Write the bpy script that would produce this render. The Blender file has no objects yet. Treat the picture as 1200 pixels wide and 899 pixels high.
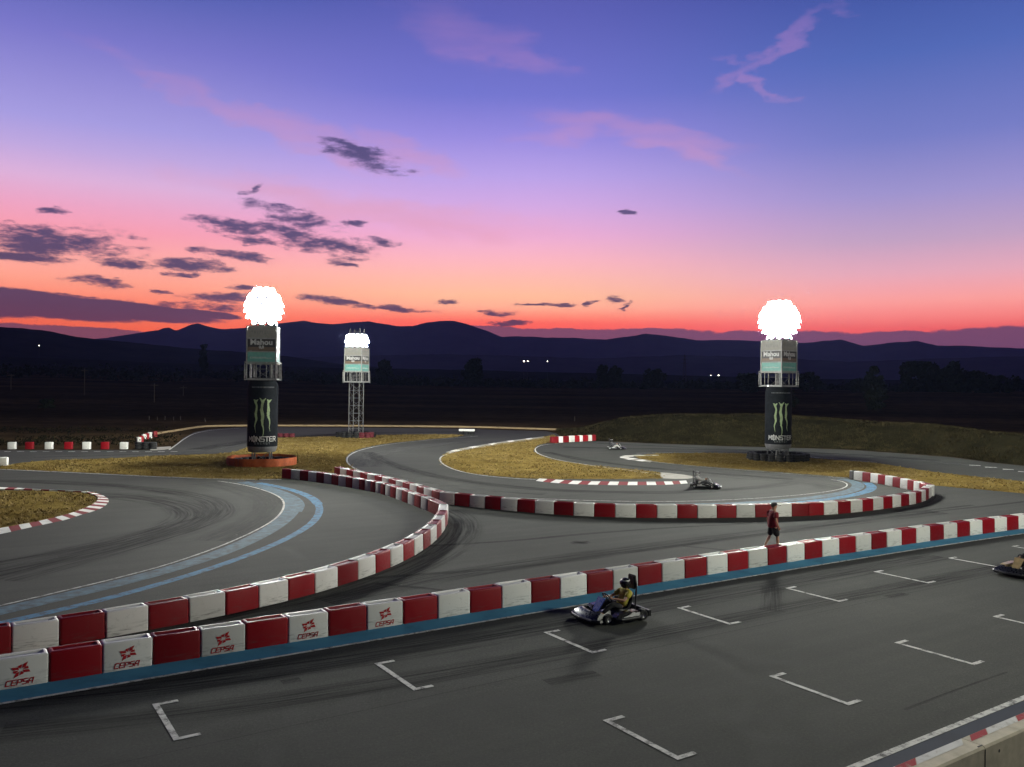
import bpy, bmesh, math, random
import numpy as np
from mathutils import Vector, Matrix, noise as mnoise
random.seed(7)
R = math.radians
PI = math.pi
scene = bpy.context.scene
COL = scene.collection

# ------------------------------------------------------------------ camera (surveyed from the photograph)
F, PITCH, ROLL, H = 987.24, 0.0036, 0.0119, 6.1
TH = 0.5798                                   # heading of the main straight
TD = Vector((math.cos(TH), math.sin(TH), 0))  # along it
TN = Vector((math.sin(TH), -math.cos(TH), 0)) # across it, towards the stand
fwd = Vector((0, math.cos(PITCH), math.sin(PITCH)))
up0 = Vector((0, -math.sin(PITCH), math.cos(PITCH)))
rt0 = Vector((1, 0, 0))
cr, sr = math.cos(ROLL), math.sin(ROLL)
rt = rt0 * cr + up0 * sr
up = -rt0 * sr + up0 * cr
cam = bpy.data.cameras.new("camera")
cam.sensor_width = 36.0
cam.lens = 36.0 * F / 1200.0
cam.clip_start, cam.clip_end = 0.1, 60000
camo = bpy.data.objects.new("camera", cam)
COL.objects.link(camo)
m = Matrix((rt, up, -fwd)).transposed().to_4x4()
m.translation = Vector((0, 0, H))
camo.matrix_world = m
scene.camera = camo

def ray(px, py):
    u = (px - 600) / F; v = (449.5 - py) / F
    return fwd + rt * u + up * v

def g(px, py, z=0.0):
    """surveyed spot on the plane at height z"""
    d = ray(px, py)
    t = (z - H) / d.z
    return Vector((d.x * t, d.y * t, z))

def azel(px, py):
    d = ray(px, py).normalized()
    return math.atan2(d.x, d.y), math.asin(d.z)

# ------------------------------------------------------------------ node helpers
def lin(r, g_, b):
    f = lambda c: (c / 255 / 12.92) if c / 255 <= 0.04045 else ((c / 255 + 0.055) / 1.055) ** 2.4
    return (f(r), f(g_), f(b), 1)

class NT:
    def __init__(s, tree): s.t = tree; s.n = tree.nodes; s.l = tree.links
    def add(s, kind, **kw):
        n = s.n.new(kind)
        for k, v in kw.items(): setattr(n, k, v)
        return n
    def put(s, sock, v):
        if isinstance(v, bpy.types.NodeSocket): s.l.new(v, sock)
        elif v is not None: sock.default_value = v
    def math(s, op, a, b=None, c=None, clamp=False):
        n = s.add('ShaderNodeMath', operation=op, use_clamp=clamp)
        s.put(n.inputs[0], a)
        if b is not None: s.put(n.inputs[1], b)
        if c is not None: s.put(n.inputs[2], c)
        return n.outputs[0]
    def vmath(s, op, a, b=None):
        n = s.add('ShaderNodeVectorMath', operation=op)
        s.put(n.inputs[0], a)
        if b is not None: s.put(n.inputs[1], b)
        return n.outputs['Value'] if op in ('DOT_PRODUCT', 'LENGTH') else n.outputs[0]
    def noise(s, vec, scale, detail=4, rough=0.55, out='Fac'):
        n = s.add('ShaderNodeTexNoise')
        if vec is not None: s.l.new(vec, n.inputs['Vector'])
        n.inputs['Scale'].default_value = scale
        n.inputs['Detail'].default_value = detail
        n.inputs['Roughness'].default_value = rough
        return n.outputs[out]
    def ramp(s, fac, stops, interp='LINEAR'):
        n = s.add('ShaderNodeValToRGB'); n.color_ramp.interpolation = interp
        e = n.color_ramp.elements
        while len(e) < len(stops): e.new(0.5)
        for i, (p, c) in enumerate(stops):
            e[i].position = p; e[i].color = c if len(c) == 4 else (*c, 1)
        s.put(n.inputs[0], fac)
        return n.outputs[0]
    def mix(s, fac, a, b, blend='MIX'):
        n = s.add('ShaderNodeMix', data_type='RGBA', blend_type=blend)
        s.put(n.inputs[0], fac); s.put(n.inputs[6], a); s.put(n.inputs[7], b)
        return n.outputs[2]
    def range(s, v, a, b, c=0.0, d=1.0, smooth=True):
        n = s.add('ShaderNodeMapRange', interpolation_type='SMOOTHSTEP' if smooth else 'LINEAR')
        s.put(n.inputs[0], v); s.put(n.inputs[1], a); s.put(n.inputs[2], b); s.put(n.inputs[3], c); s.put(n.inputs[4], d)
        return n.outputs[0]

def newmat(name):
    mt = bpy.data.materials.new(name); mt.use_nodes = True
    t = NT(mt.node_tree)
    b = t.n['Principled BSDF']
    return mt, t, b

def obco(t): return t.add('ShaderNodeTexCoord').outputs['Object']
def mapped(t, v, sc=(1, 1, 1), rot=(0, 0, 0)):
    n = t.add('ShaderNodeMapping'); t.l.new(v, n.inputs[0])
    n.inputs['Scale'].default_value = sc; n.inputs['Rotation'].default_value = rot
    return n.outputs[0]
def bump(t, b, h, strength=0.3, dist=0.01):
    n = t.add('ShaderNodeBump'); n.inputs['Strength'].default_value = strength; n.inputs['Distance'].default_value = dist
    t.l.new(h, n.inputs['Height']); t.l.new(n.outputs[0], b.inputs['Normal'])

def simple(name, c, rough=0.5, metal=0.0, var=0.25, scale=6.0, coat=0.0):
    mt, t, b = newmat(name)
    o = obco(t)
    f = t.noise(o, scale, 5, 0.6)
    d = tuple(x * (1 - var) for x in c[:3]); l = tuple(min(1, x * (1 + var)) for x in c[:3])
    t.put(b.inputs['Base Color'], t.ramp(f, [(0.3, d), (0.7, l)]))
    t.put(b.inputs['Roughness'], t.range(t.noise(o, scale * 3, 4), 0.3, 0.7, max(0.05, rough - 0.1), min(1, rough + 0.1)))
    b.inputs['Metallic'].default_value = metal
    b.inputs['Coat Weight'].default_value = coat
    return mt

M = {}
# asphalt: fine aggregate, broad worn patches, streaks along the straight
mt, t, b = newmat('asphalt')
o = obco(t)
fine = t.noise(o, 90, 3, 0.7); med = t.noise(o, 2.2, 6, 0.6); big = t.noise(o, 0.13, 4, 0.5)
st = t.noise(mapped(t, mapped(t, o, rot=(0, 0, -TH)), sc=(0.05, 1.4, 1)), 1.0, 4, 0.6)
grit = t.noise(o, 17, 4, 0.75); grit2 = t.noise(o, 38, 2, 0.6)
v = t.math('ADD', t.math('MULTIPLY', t.math('SUBTRACT', grit, 0.5), 0.75), t.math('MULTIPLY', t.math('SUBTRACT', grit2, 0.5), 0.55))
v = t.math('ADD', v, t.math('ADD', t.math('MULTIPLY', fine, 0.30), t.math('MULTIPLY', med, 0.35)))
v = t.math('ADD', v, t.math('MULTIPLY', big, 0.45)); v = t.math('ADD', v, t.math('MULTIPLY', st, 0.3))
c = t.ramp(v, [(0.35, (0.024, 0.0252, 0.0215)), (0.68, (0.047, 0.0485, 0.0415)), (1.0, (0.088, 0.090, 0.076))])
t.put(b.inputs['Base Color'], c)
t.put(b.inputs['Roughness'], t.range(med, 0.3, 0.7, 0.88, 0.98))
b.inputs['Specular IOR Level'].default_value = 0.16
bump(t, b, t.math('ADD', fine, t.math('MULTIPLY', t.noise(o, 25, 2), 0.6)), 0.5, 0.006)
M['asphalt'] = mt

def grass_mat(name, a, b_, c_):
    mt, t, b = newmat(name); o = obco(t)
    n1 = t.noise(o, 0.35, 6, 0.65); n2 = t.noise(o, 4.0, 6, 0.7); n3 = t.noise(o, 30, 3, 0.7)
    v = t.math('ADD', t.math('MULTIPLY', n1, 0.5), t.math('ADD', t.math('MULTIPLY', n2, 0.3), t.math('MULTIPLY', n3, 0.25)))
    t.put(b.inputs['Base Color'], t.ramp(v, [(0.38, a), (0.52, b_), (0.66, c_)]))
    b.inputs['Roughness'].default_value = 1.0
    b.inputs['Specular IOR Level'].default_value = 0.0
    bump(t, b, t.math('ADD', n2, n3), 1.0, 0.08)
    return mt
M['dry_grass'] = grass_mat('dry_grass', (0.085, 0.054, 0.016), (0.215, 0.148, 0.042), (0.345, 0.255, 0.085))
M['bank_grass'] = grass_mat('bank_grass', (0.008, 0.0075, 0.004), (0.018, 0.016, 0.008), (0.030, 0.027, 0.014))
M['field'] = grass_mat('field_soil', (0.030, 0.020, 0.011), (0.062, 0.042, 0.022), (0.105, 0.070, 0.037))
ft = NT(M['field'].node_tree); fb = ft.n['Principled BSDF']; fsrc = fb.inputs['Base Color'].links[0].from_socket
fo = ft.add('ShaderNodeTexCoord').outputs['Object']
strip = ft.noise(mapped(ft, fo, sc=(0.006, 0.03, 1), rot=(0, 0, 0.15)), 1.0, 5, 0.6)
ft.put(fb.inputs['Base Color'], ft.mix(1.0, fsrc, ft.ramp(strip, [(0.36, (0.6, 0.6, 0.6)), (0.5, (1, 1, 1)), (0.63, (1.6, 1.55, 1.4))]), 'MULTIPLY'))
M['hill'] = simple('hill_scrub', (0.022, 0.020, 0.020), 1.0, var=0.5, scale=0.01)
M['mountain'] = simple('mountain_forest', (0.035, 0.033, 0.034), 1.0, var=0.5, scale=0.004)
for k_ in ('hill', 'mountain'): M[k_].node_tree.nodes['Principled BSDF'].inputs['Specular IOR Level'].default_value = 0.0
mt, t, b = newmat('grass_blades'); oi = t.add('ShaderNodeTexCoord').outputs['Object']
t.put(b.inputs['Base Color'], t.ramp(t.noise(oi, 3, 5, 0.8), [(0.33, (0.11, 0.072, 0.020)), (0.5, (0.28, 0.195, 0.058)), (0.67, (0.44, 0.335, 0.125))]))
b.inputs['Roughness'].default_value = 0.9; M['blades'] = mt

M['bank_weeds'] = grass_mat('bank_weed_blades', (0.014, 0.012, 0.006), (0.036, 0.030, 0.014), (0.065, 0.052, 0.024))
def worn_paint(name, col, lo, hi, scale=3.0, alpha=True, under=(0.05, 0.048, 0.045)):
    mt, t, b = newmat(name); o = obco(t)
    n = t.math('ADD', t.math('MULTIPLY', t.noise(o, scale, 6, 0.65), 0.7), t.math('MULTIPLY', t.noise(o, 60, 3, 0.7), 0.3))
    f = t.range(n, lo, hi)
    dirt = t.noise(o, 1.3, 5, 0.6)
    cc = t.mix(t.range(dirt, 0.45, 0.75, 0, 0.5), (*col, 1), tuple(x * 0.45 for x in col) + (1,))
    t.put(b.inputs['Base Color'], t.mix(f, (*under, 1), cc))
    b.inputs['Roughness'].default_value = 0.85; b.inputs['Specular IOR Level'].default_value = 0.2
    return mt
M['white_line'] = worn_paint('white_line_paint', (0.60, 0.59, 0.55), 0.36, 0.54, 5.0)
M['blue_paint'] = worn_paint('blue_verge_paint', (0.060, 0.225, 0.36), 0.26, 0.40)
M['blue_worn'] = worn_paint('worn_blue_paint', (0.055, 0.20, 0.36), 0.36, 0.55)
M['blue_pale'] = worn_paint('faded_blue_paint', (0.085, 0.165, 0.225), 0.30, 0.62)
M['dark_blue'] = worn_paint('dark_blue_verge', (0.024, 0.031, 0.048), 0.2, 0.4)
M['kerb_white'] = worn_paint('kerb_white', (0.78, 0.76, 0.72), 0.25, 0.42)
M['kerb_red'] = worn_paint('kerb_red', (0.22, 0.025, 0.03), 0.25, 0.42)
M['kerb_plain'] = worn_paint('kerb_concrete', (0.34, 0.32, 0.28), 0.2, 0.4)
M['verge_edge'] = worn_paint('edging_concrete', (0.33, 0.24, 0.13), 0.2, 0.4)

# rubber laid on the track: wear with a shape of its own, soft edged
def rubber(name, amount):
    mt, t, b = newmat(name)
    tc = t.add('ShaderNodeTexCoord'); sep = t.add('ShaderNodeSeparateXYZ'); t.l.new(tc.outputs['UV'], sep.inputs[0])
    e = t.math('MULTIPLY', sep.outputs[1], t.math('SUBTRACT', 1.0, sep.outputs[1]))
    e = t.range(e, 0.0, 0.22)
    su = t.add('ShaderNodeSeparateXYZ'); t.l.new(tc.outputs['UV'], su.inputs[0])
    comb = t.add('ShaderNodeCombineXYZ'); t.l.new(t.math('MULTIPLY', su.outputs[0], 0.22), comb.inputs[0]); t.l.new(t.math('MULTIPLY', su.outputs[1], 13.0), comb.inputs[1])
    n = t.range(t.noise(comb.outputs[0], 1.0, 5, 0.7), 0.36, 0.72)
    a = t.math('MULTIPLY', t.math('MULTIPLY', e, n), amount)
    b.inputs['Base Color'].default_value = (0.013, 0.013, 0.0125, 1); b.inputs['Roughness'].default_value = 0.92; b.inputs['Specular IOR Level'].default_value = 0.12
    t.put(b.inputs['Alpha'], a)
    return mt
M['rubber_soft'] = rubber('rubbered_line', 0.85)
M['rubber_hard'] = rubber('tyre_skid', 0.95)

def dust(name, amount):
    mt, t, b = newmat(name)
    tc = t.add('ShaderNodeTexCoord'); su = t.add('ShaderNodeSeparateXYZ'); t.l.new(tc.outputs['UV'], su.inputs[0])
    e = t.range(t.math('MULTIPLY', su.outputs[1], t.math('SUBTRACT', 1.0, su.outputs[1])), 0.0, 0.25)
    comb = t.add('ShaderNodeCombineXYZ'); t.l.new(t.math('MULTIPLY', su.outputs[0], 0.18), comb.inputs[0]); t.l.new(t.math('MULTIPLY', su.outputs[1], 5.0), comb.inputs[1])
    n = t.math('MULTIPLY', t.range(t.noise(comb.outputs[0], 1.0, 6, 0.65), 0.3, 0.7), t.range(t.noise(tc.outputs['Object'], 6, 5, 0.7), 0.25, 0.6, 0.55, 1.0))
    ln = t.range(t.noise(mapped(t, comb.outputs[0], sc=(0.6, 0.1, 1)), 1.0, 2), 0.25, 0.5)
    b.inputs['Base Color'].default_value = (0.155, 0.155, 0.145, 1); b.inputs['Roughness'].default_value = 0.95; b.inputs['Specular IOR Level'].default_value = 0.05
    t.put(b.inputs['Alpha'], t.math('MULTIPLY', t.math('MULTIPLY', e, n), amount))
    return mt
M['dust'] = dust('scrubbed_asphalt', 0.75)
# barrier plastic
def plastic(name, col, dirt_amt):
    mt, t, b = newmat(name)
    o = obco(t); oi = t.add('ShaderNodeObjectInfo')
    ofs = t.vmath('SCALE', o); ofs.node.inputs['Scale'].default_value = 1.0
    rv = t.add('ShaderNodeCombineXYZ'); t.l.new(t.math('MULTIPLY', oi.outputs['Random'], 40), rv.inputs[0])
    p = t.vmath('ADD', o, rv.outputs[0])
    streak = t.noise(mapped(t, p, sc=(1.4, 1.4, 12)), 2.2, 6, 0.7)
    sep = t.add('ShaderNodeSeparateXYZ'); t.l.new(o, sep.inputs[0])
    low = t.range(sep.outputs[2], 0.05, 0.36, 1.0, 0.0)
    f = t.math('MULTIPLY', t.range(streak, 0.46, 0.78), t.math('MULTIPLY', low, dirt_amt), clamp=True)
    f2 = t.math('MULTIPLY', t.range(t.noise(p, 7, 6, 0.7), 0.55, 0.8), 0.35 * dirt_amt)
    f = t.math('MAXIMUM', f, f2)
    fade = t.math('ADD', 0.70, t.math('MULTIPLY', oi.outputs['Random'], 0.42))
    b.inputs['Specular IOR Level'].default_value = 0.22
    cc = t.mix(1.0, (*col, 1), fade, 'MULTIPLY')
    mixn = t.mix(f, cc, (0.07, 0.068, 0.062, 1))
    t.put(b.inputs['Base Color'], mixn)
    t.put(b.inputs['Roughness'], t.range(t.noise(p, 12, 4), 0.3, 0.7, 0.40, 0.6))
    bump(t, b, t.noise(p, 5, 3), 0.15, 0.01)
    return mt
M['bar_white'] = plastic('white_barrier_plastic', (0.70, 0.69, 0.66), 1.0)
M['bar_red'] = plastic('red_barrier_plastic', (0.225, 0.0035, 0.008), 0.6)
M['black'] = simple('black_plastic', (0.012, 0.012, 0.013), 0.5)
M['tyre'] = simple('tyre_rubber', (0.012, 0.012, 0.012), 0.85)
M['tyre_red'] = simple('red_tyre_rubber', (0.12, 0.012, 0.02), 0.8)
M['orange'] = simple('orange_belt', (0.42, 0.085, 0.015), 0.7, var=0.3, scale=2)
M['steel'] = simple('galvanised_steel', (0.30, 0.30, 0.30), 0.5, 0.6)
M['white_steel'] = simple('white_frame_steel', (0.30, 0.30, 0.295), 0.5, 0.0)
M['mast_steel'] = simple('weathered_mast_steel', (0.13, 0.13, 0.13), 0.6, 0.2)
M['dark_steel'] = simple('dark_steel', (0.045, 0.045, 0.048), 0.5, 0.3)
M['can'] = simple('black_can_skin', (0.017, 0.020, 0.024), 0.85, var=0.3, scale=1.5); M['can'].node_tree.nodes['Principled BSDF'].inputs['Specular IOR Level'].default_value = 0.1
M['can_silver'] = simple('silver_can_rim', (0.20, 0.20, 0.21), 0.5, 0.2)
M['claw'] = simple('pale_green_print', (0.34, 0.44, 0.24), 0.6)
M['print_white'] = simple('white_print', (0.55, 0.55, 0.55), 0.6)
M['print_grey'] = simple('grey_print', (0.16, 0.17, 0.18), 0.6)
M['print_red'] = simple('red_print', (0.40, 0.012, 0.016), 0.5, var=0.15)
M['print_dark'] = simple('dark_print', (0.05, 0.05, 0.05), 0.6)
M['sign_cream'] = simple('cream_sign', (0.27, 0.26, 0.235), 0.6, var=0.1)
M['sign_black'] = simple('black_sign', (0.045, 0.043, 0.045), 0.5, var=0.15)
M['sign_brown'] = simple('brown_sign', (0.17, 0.12, 0.085), 0.5, var=0.15)
M['sign_teal'] = simple('teal_sign', (0.15, 0.38, 0.34), 0.5, var=0.15)
M['concrete'] = simple('cast_concrete', (0.46, 0.41, 0.31), 0.9, var=0.22, scale=3)
M['wood'] = simple('weathered_wood', (0.09, 0.07, 0.05), 0.9)
M['bark'] = simple('bark', (0.035, 0.028, 0.022), 0.95)
M['leaf'] = simple('dark_leaves', (0.017, 0.021, 0.010), 0.9, var=0.5, scale=0.6); M['leaf'].node_tree.nodes['Principled BSDF'].inputs['Specular IOR Level'].default_value = 0.1
M['skin'] = simple('skin', (0.36, 0.19, 0.125), 0.55, var=0.1)
M['shirt_red'] = simple('red_cotton', (0.15, 0.006, 0.013), 0.9, var=0.2, scale=9)
M['cloth_black'] = simple('black_cotton', (0.010, 0.010, 0.011), 0.9)
M['cloth_blue'] = simple('blue_cotton', (0.02, 0.045, 0.22), 0.85)
M['cloth_yellow'] = simple('yellow_cotton', (0.36, 0.31, 0.04), 0.85)
M['cloth_grey'] = simple('grey_cotton', (0.10, 0.10, 0.11), 0.85)
M['cloth_white'] = simple('white_cotton', (0.55, 0.54, 0.52), 0.85)
M['gloss_white'] = simple('white_fairing', (0.65, 0.65, 0.65), 0.3, coat=0.4)
M['gloss_black'] = simple('black_fairing', (0.012, 0.012, 0.013), 0.3, coat=0.4)
M['gloss_blue'] = simple('blue_fairing', (0.02, 0.06, 0.40), 0.3, coat=0.4)
M['gloss_red'] = simple('red_fairing', (0.42, 0.03, 0.03), 0.3, coat=0.4)
M['gold'] = simple('sand_gold_fairing', (0.46, 0.34, 0.16), 0.35, coat=0.3)
M['visor'] = simple('dark_visor', (0.01, 0.01, 0.012), 0.08)
M['rim'] = simple('alloy_rim', (0.45, 0.45, 0.45), 0.35, 0.8)
M['hair'] = simple('dark_hair', (0.012, 0.010, 0.008), 0.7)
M['eye'] = simple('eye_white', (0.5, 0.5, 0.5), 0.3)

def emit(name, c, s):
    mt = bpy.data.materials.new(name); mt.use_nodes = True
    nt = mt.node_tree; nt.nodes.remove(nt.nodes['Principled BSDF'])
    e = nt.nodes.new('ShaderNodeEmission'); e.inputs[0].default_value = (*c, 1); e.inputs[1].default_value = s
    nt.links.new(e.outputs[0], nt.nodes['Material Output'].inputs[0])
    return mt
LAMP = 1220.0
M['lamp'] = emit('floodlight_lens_glow', (0.98, 1.0, 0.90), LAMP)
M['lamp_near'] = emit('floodlight_lens_glow_warm', (0.98, 1.0, 0.84), 940.0)
M['lamp_far'] = emit('floodlight_lens_glow_cool', (0.95, 0.98, 1.0), LAMP * 0.55)
M['far_lamp'] = emit('distant_lamp_glow', (1.0, 0.85, 0.7), 14)
M['pilot'] = emit('pilot_lamp_glow', (1, 1, 1), 8)

# ------------------------------------------------------------------ mesh builder
class MB:
    def __init__(s): s.v = []; s.f = []; s.mi = []; s.uv = None
    def add(s, vs, fs, mi=0, mat=None):
        k = len(s.v)
        for p in vs:
            p = Vector(p)
            s.v.append(tuple(mat @ p if mat else p))
        for f in fs:
            s.f.append([i + k for i in f]); s.mi.append(mi)
        return s
    def box(s, c, d, mi=0, mat=None):
        x, y, z = c; a, b, h = d[0] / 2, d[1] / 2, d[2] / 2
        vs = [(x + i * a, y + j * b, z + k * h) for k in (-1, 1) for j in (-1, 1) for i in (-1, 1)]
        return s.add(vs, [(0, 2, 3, 1), (4, 5, 7, 6), (0, 1, 5, 4), (2, 6, 7, 3), (0, 4, 6, 2), (1, 3, 7, 5)], mi, mat)
    def bar(s, p, q, r, n=6, mi=0, r2=None):
        p, q = Vector(p), Vector(q); r2 = r if r2 is None else r2
        d = (q - p).normalized()
        a = d.orthogonal().normalized(); b = d.cross(a)
        vs = []
        for c, rr in ((p, r), (q, r2)):
            for i in range(n):
                t_ = 2 * PI * i / n + PI / n
                vs.append(c + a * math.cos(t_) * rr + b * math.sin(t_) * rr)
        fs = [(i, (i + 1) % n, n + (i + 1) % n, n + i) for i in range(n)] + [tuple(range(n - 1, -1, -1)), tuple(range(n, 2 * n))]
        return s.add(vs, fs, mi)
    def path(s, pts, r, n=8, mi=0):
        for a, b in zip(pts, pts[1:]): s.bar(a, b, r, n, mi)
        return s
    def lathe(s, prof, n=24, mi=0, mat=None, a0=0, a1=2 * PI, cap=False):
        full = abs(a1 - a0 - 2 * PI) < 1e-6
        cols = n if full else n + 1
        vs = []
        for (r, z) in prof:
            for i in range(cols):
                t_ = a0 + (a1 - a0) * i / n
                vs.append((r * math.cos(t_), r * math.sin(t_), z))
        fs = []
        for j in range(len(prof) - 1):
            for i in range(n):
                i2 = (i + 1) % cols
                fs.append((j * cols + i, j * cols + i2, (j + 1) * cols + i2, (j + 1) * cols + i))
        if cap and full:
            fs.append(tuple(range(cols - 1, -1, -1))); k = (len(prof) - 1) * cols
            fs.append(tuple(range(k, k + cols)))
        return s.add(vs, fs, mi, mat)
    def torus(s, R_, r, n=20, k=8, mi=0, mat=None, flat=1.0):
        prof = [(R_ + r * math.cos(2 * PI * j / k), r * flat * math.sin(2 * PI * j / k)) for j in range(k + 1)]
        return s.lathe(prof, n, mi, mat)
    def prism(s, poly, y0, y1, mi=0, mat=None):
        """poly in xz, extruded along y"""
        n = len(poly)
        vs = [(x, y0, z) for x, z in poly] + [(x, y1, z) for x, z in poly]
        fs = [tuple(range(n)), tuple(range(2 * n - 1, n - 1, -1))] + [(i, n + i, n + (i + 1) % n, (i + 1) % n) for i in range(n)]
        return s.add(vs, fs, mi, mat)
    def build(s, name, mats, parent=None, smooth=None, loc=None, bevel=0.0):
        me = bpy.data.meshes.new(name); me.from_pydata(s.v, [], s.f)
        for mm in (mats if isinstance(mats, (list, tuple)) else [mats]): me.materials.append(mm)
        if any(s.mi): me.polygons.foreach_set('material_index', s.mi)
        bm = bmesh.new(); bm.from_mesh(me)
        bmesh.ops.recalc_face_normals(bm, faces=bm.faces)
        if bevel:
            es = [e for e in bm.edges if len(e.link_faces) == 2 and e.calc_face_angle(0) > 0.6]
            bmesh.ops.bevel(bm, geom=es, offset=bevel, segments=2, affect='EDGES', clamp_overlap=True)
        bm.to_mesh(me); bm.free()
        if s.uv:
            ul = me.uv_layers.new(name='UV')
            for lp in me.loops: ul.data[lp.index].uv = s.uv[lp.vertex_index]
        if smooth is not None:
            me.shade_smooth(); me.set_sharp_from_angle(angle=R(smooth))
        ob = bpy.data.objects.new(name, me); COL.objects.link(ob)
        if parent: ob.parent = parent
        if loc is not None: ob.location = loc
        return ob

def tag(o, label=None, cat=None, group=None, kind=None):
    if label: o['label'] = label
    if cat: o['category'] = cat
    if group: o['group'] = group
    if kind: o['kind'] = kind
    return o
def thing(name, label, cat, loc=(0, 0, 0), rz=0, group=None):
    o = bpy.data.objects.new(name, None); COL.objects.link(o)
    o.empty_display_size = 0.3
    o.location = loc; o.rotation_euler = (0, 0, rz)
    return tag(o, label, cat, group)
KIDS = {}
def copy_tree(o, parent=None):
    c = o.copy(); COL.objects.link(c)
    if parent: c.parent = parent
    for ch in [x for x in bpy.data.objects if x.parent == o]: copy_tree(ch, c)
    return c

# ------------------------------------------------------------------ world: dusk sky
w = bpy.data.worlds.new("World"); scene.world = w; w.use_nodes = True
t = NT(w.node_tree); t.n.clear()
tc = t.add('ShaderNodeTexCoord'); dirv = t.vmath('NORMALIZE', tc.outputs['Generated'])
sep = t.add('ShaderNodeSeparateXYZ'); t.l.new(dirv, sep.inputs[0])
el = t.math('ARCSINE', sep.outputs[2])
az = t.math('ARCTAN2', sep.outputs[0], sep.outputs[1])
pc = t.add('ShaderNodeCombineXYZ'); t.l.new(az, pc.inputs[0]); t.l.new(el, pc.inputs[1])
P = pc.outputs[0]
elmax = R(90)
def stops(rows):
    out = []
    for y, rgb in rows:
        e = azel(600, y)[1] if y > -400 else R(-y / 10 - 0)
        out.append((max(0.0, math.sqrt(max(0, e) / elmax)), lin(*rgb)))
    return sorted(out, key=lambda q: q[0])
sq = t.math('SQRT', t.math('DIVIDE', t.math('MAXIMUM', el, 0.0), elmax))
def clear(rows):
    """sky radiance as seen above the haze layer, halved to stay in the ramp's range"""
    out = []
    for y, rgb in rows:
        e = max(0.0, azel(600, y)[1]) if y > -400 else R(-y / 10)
        tau = 5.2e-5 * min(12250, 937 / max(1e-4, math.sin(e)))
        c = lin(*rgb); k = math.exp(tau) if y > -400 else 1.0
        out.append((max(0.0, math.sqrt(e / elmax)), tuple(max(0.0, (v_ - (1 - math.exp(-tau)) * am) * k * 0.5) for v_, am in zip(c[:3], (0.04, 0.035, 0.08))) + (1,)))
    return sorted(out, key=lambda q: q[0])
top_ = [(-450, (22, 27, 66)), (-900, (14, 16, 42))]
left = t.ramp(sq, clear([(452, (225, 90, 76)), (395, (244, 104, 78)), (380, (250, 124, 94)), (365, (252, 138, 114)), (348, (254, 160, 138)), (326, (254, 170, 160)), (292, (246, 158, 178)), (270, (236, 164, 196)), (242, (220, 176, 217)), (212, (190, 166, 222)), (182, (165, 155, 223)), (92, (121, 118, 200)), (7, (72, 90, 170))] + top_))
midr = t.ramp(sq, clear([(452, (230, 92, 80)), (395, (246, 92, 88)), (385, (250, 97, 90)), (378, (253, 106, 95)), (370, (255, 140, 118)), (360, (255, 174, 146)), (347, (254, 188, 154)), (326, (254, 186, 172)), (307, (253, 182, 190)), (275, (236, 172, 212)), (240, (210, 168, 226)), (207, (186, 161, 231)), (160, (150, 138, 222)), (112, (115, 117, 206)), (12, (92, 95, 180))] + top_))
right = t.ramp(sq, clear([(452, (205, 84, 98)), (405, (222, 88, 98)), (388, (240, 98, 100)), (376, (244, 126, 124)), (357, (250, 158, 154)), (327, (228, 167, 184)), (292, (193, 160, 193)), (242, (157, 146, 204)), (182, (117, 124, 196)), (92, (81, 104, 181)), (7, (62, 82, 160))] + top_))
back = t.ramp(sq, [(0.0, lin(26, 25, 38)), (0.3, lin(28, 28, 46)), (0.6, lin(20, 22, 46)), (1.0, lin(14, 16, 42))])
sky = t.mix(t.range(az, -0.42, -0.04), left, midr)
sky = t.mix(t.range(az, 0.0, 0.44), sky, right)
sky = t.vmath('ADD', sky, sky)
sky = t.mix(t.range(sep.outputs[1], -0.25, 0.75), back, sky)
# clouds, by bearing and elevation
wa = t.noise(mapped(t, P, sc=(5, 16, 1)), 5.0, 5, 0.6, 'Color')
wv = t.vmath('SUBTRACT', wa, (0.5, 0.5, 0.5))
warp = t.vmath('ADD', P, t.vmath('MULTIPLY', wv, (0.055, 0.016, 0)))
wa2 = t.noise(mapped(t, P, sc=(4, 9, 1)), 2.0, 5, 0.6, 'Color')
warp2 = t.vmath('ADD', P, t.vmath('MULTIPLY', t.vmath('SUBTRACT', wa2, (0.5, 0.5, 0.5)), (0.22, 0.06, 0)))
def blobs(lst, src):
    cur = None
    for (px, py, rx, ry, tilt) in lst:
        a, e = azel(px, py)
        d = t.vmath('SUBTRACT', src, (a, e, 0))
        n = t.add('ShaderNodeMapping'); t.l.new(d, n.inputs[0])
        n.vector_type = 'POINT'
        # tilt by a small shear: rotate then scale
        rot = t.add('ShaderNodeVectorRotate', rotation_type='Z_AXIS'); t.l.new(d, rot.inputs['Vector']); rot.inputs['Angle'].default_value = R(tilt)
        t.n.remove(n)
        sc = t.vmath('MULTIPLY', rot.outputs[0], (F / rx, F / ry, 0))
        q = t.vmath('DOT_PRODUCT', sc, sc)
        cur = q if cur is None else t.math('MINIMUM', cur, q)
    return cur
slab = [(40,356,120,14,4),(-60,351,110,16,2),(150,364,100,10,4),(235,368,45,5,3)]
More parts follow.
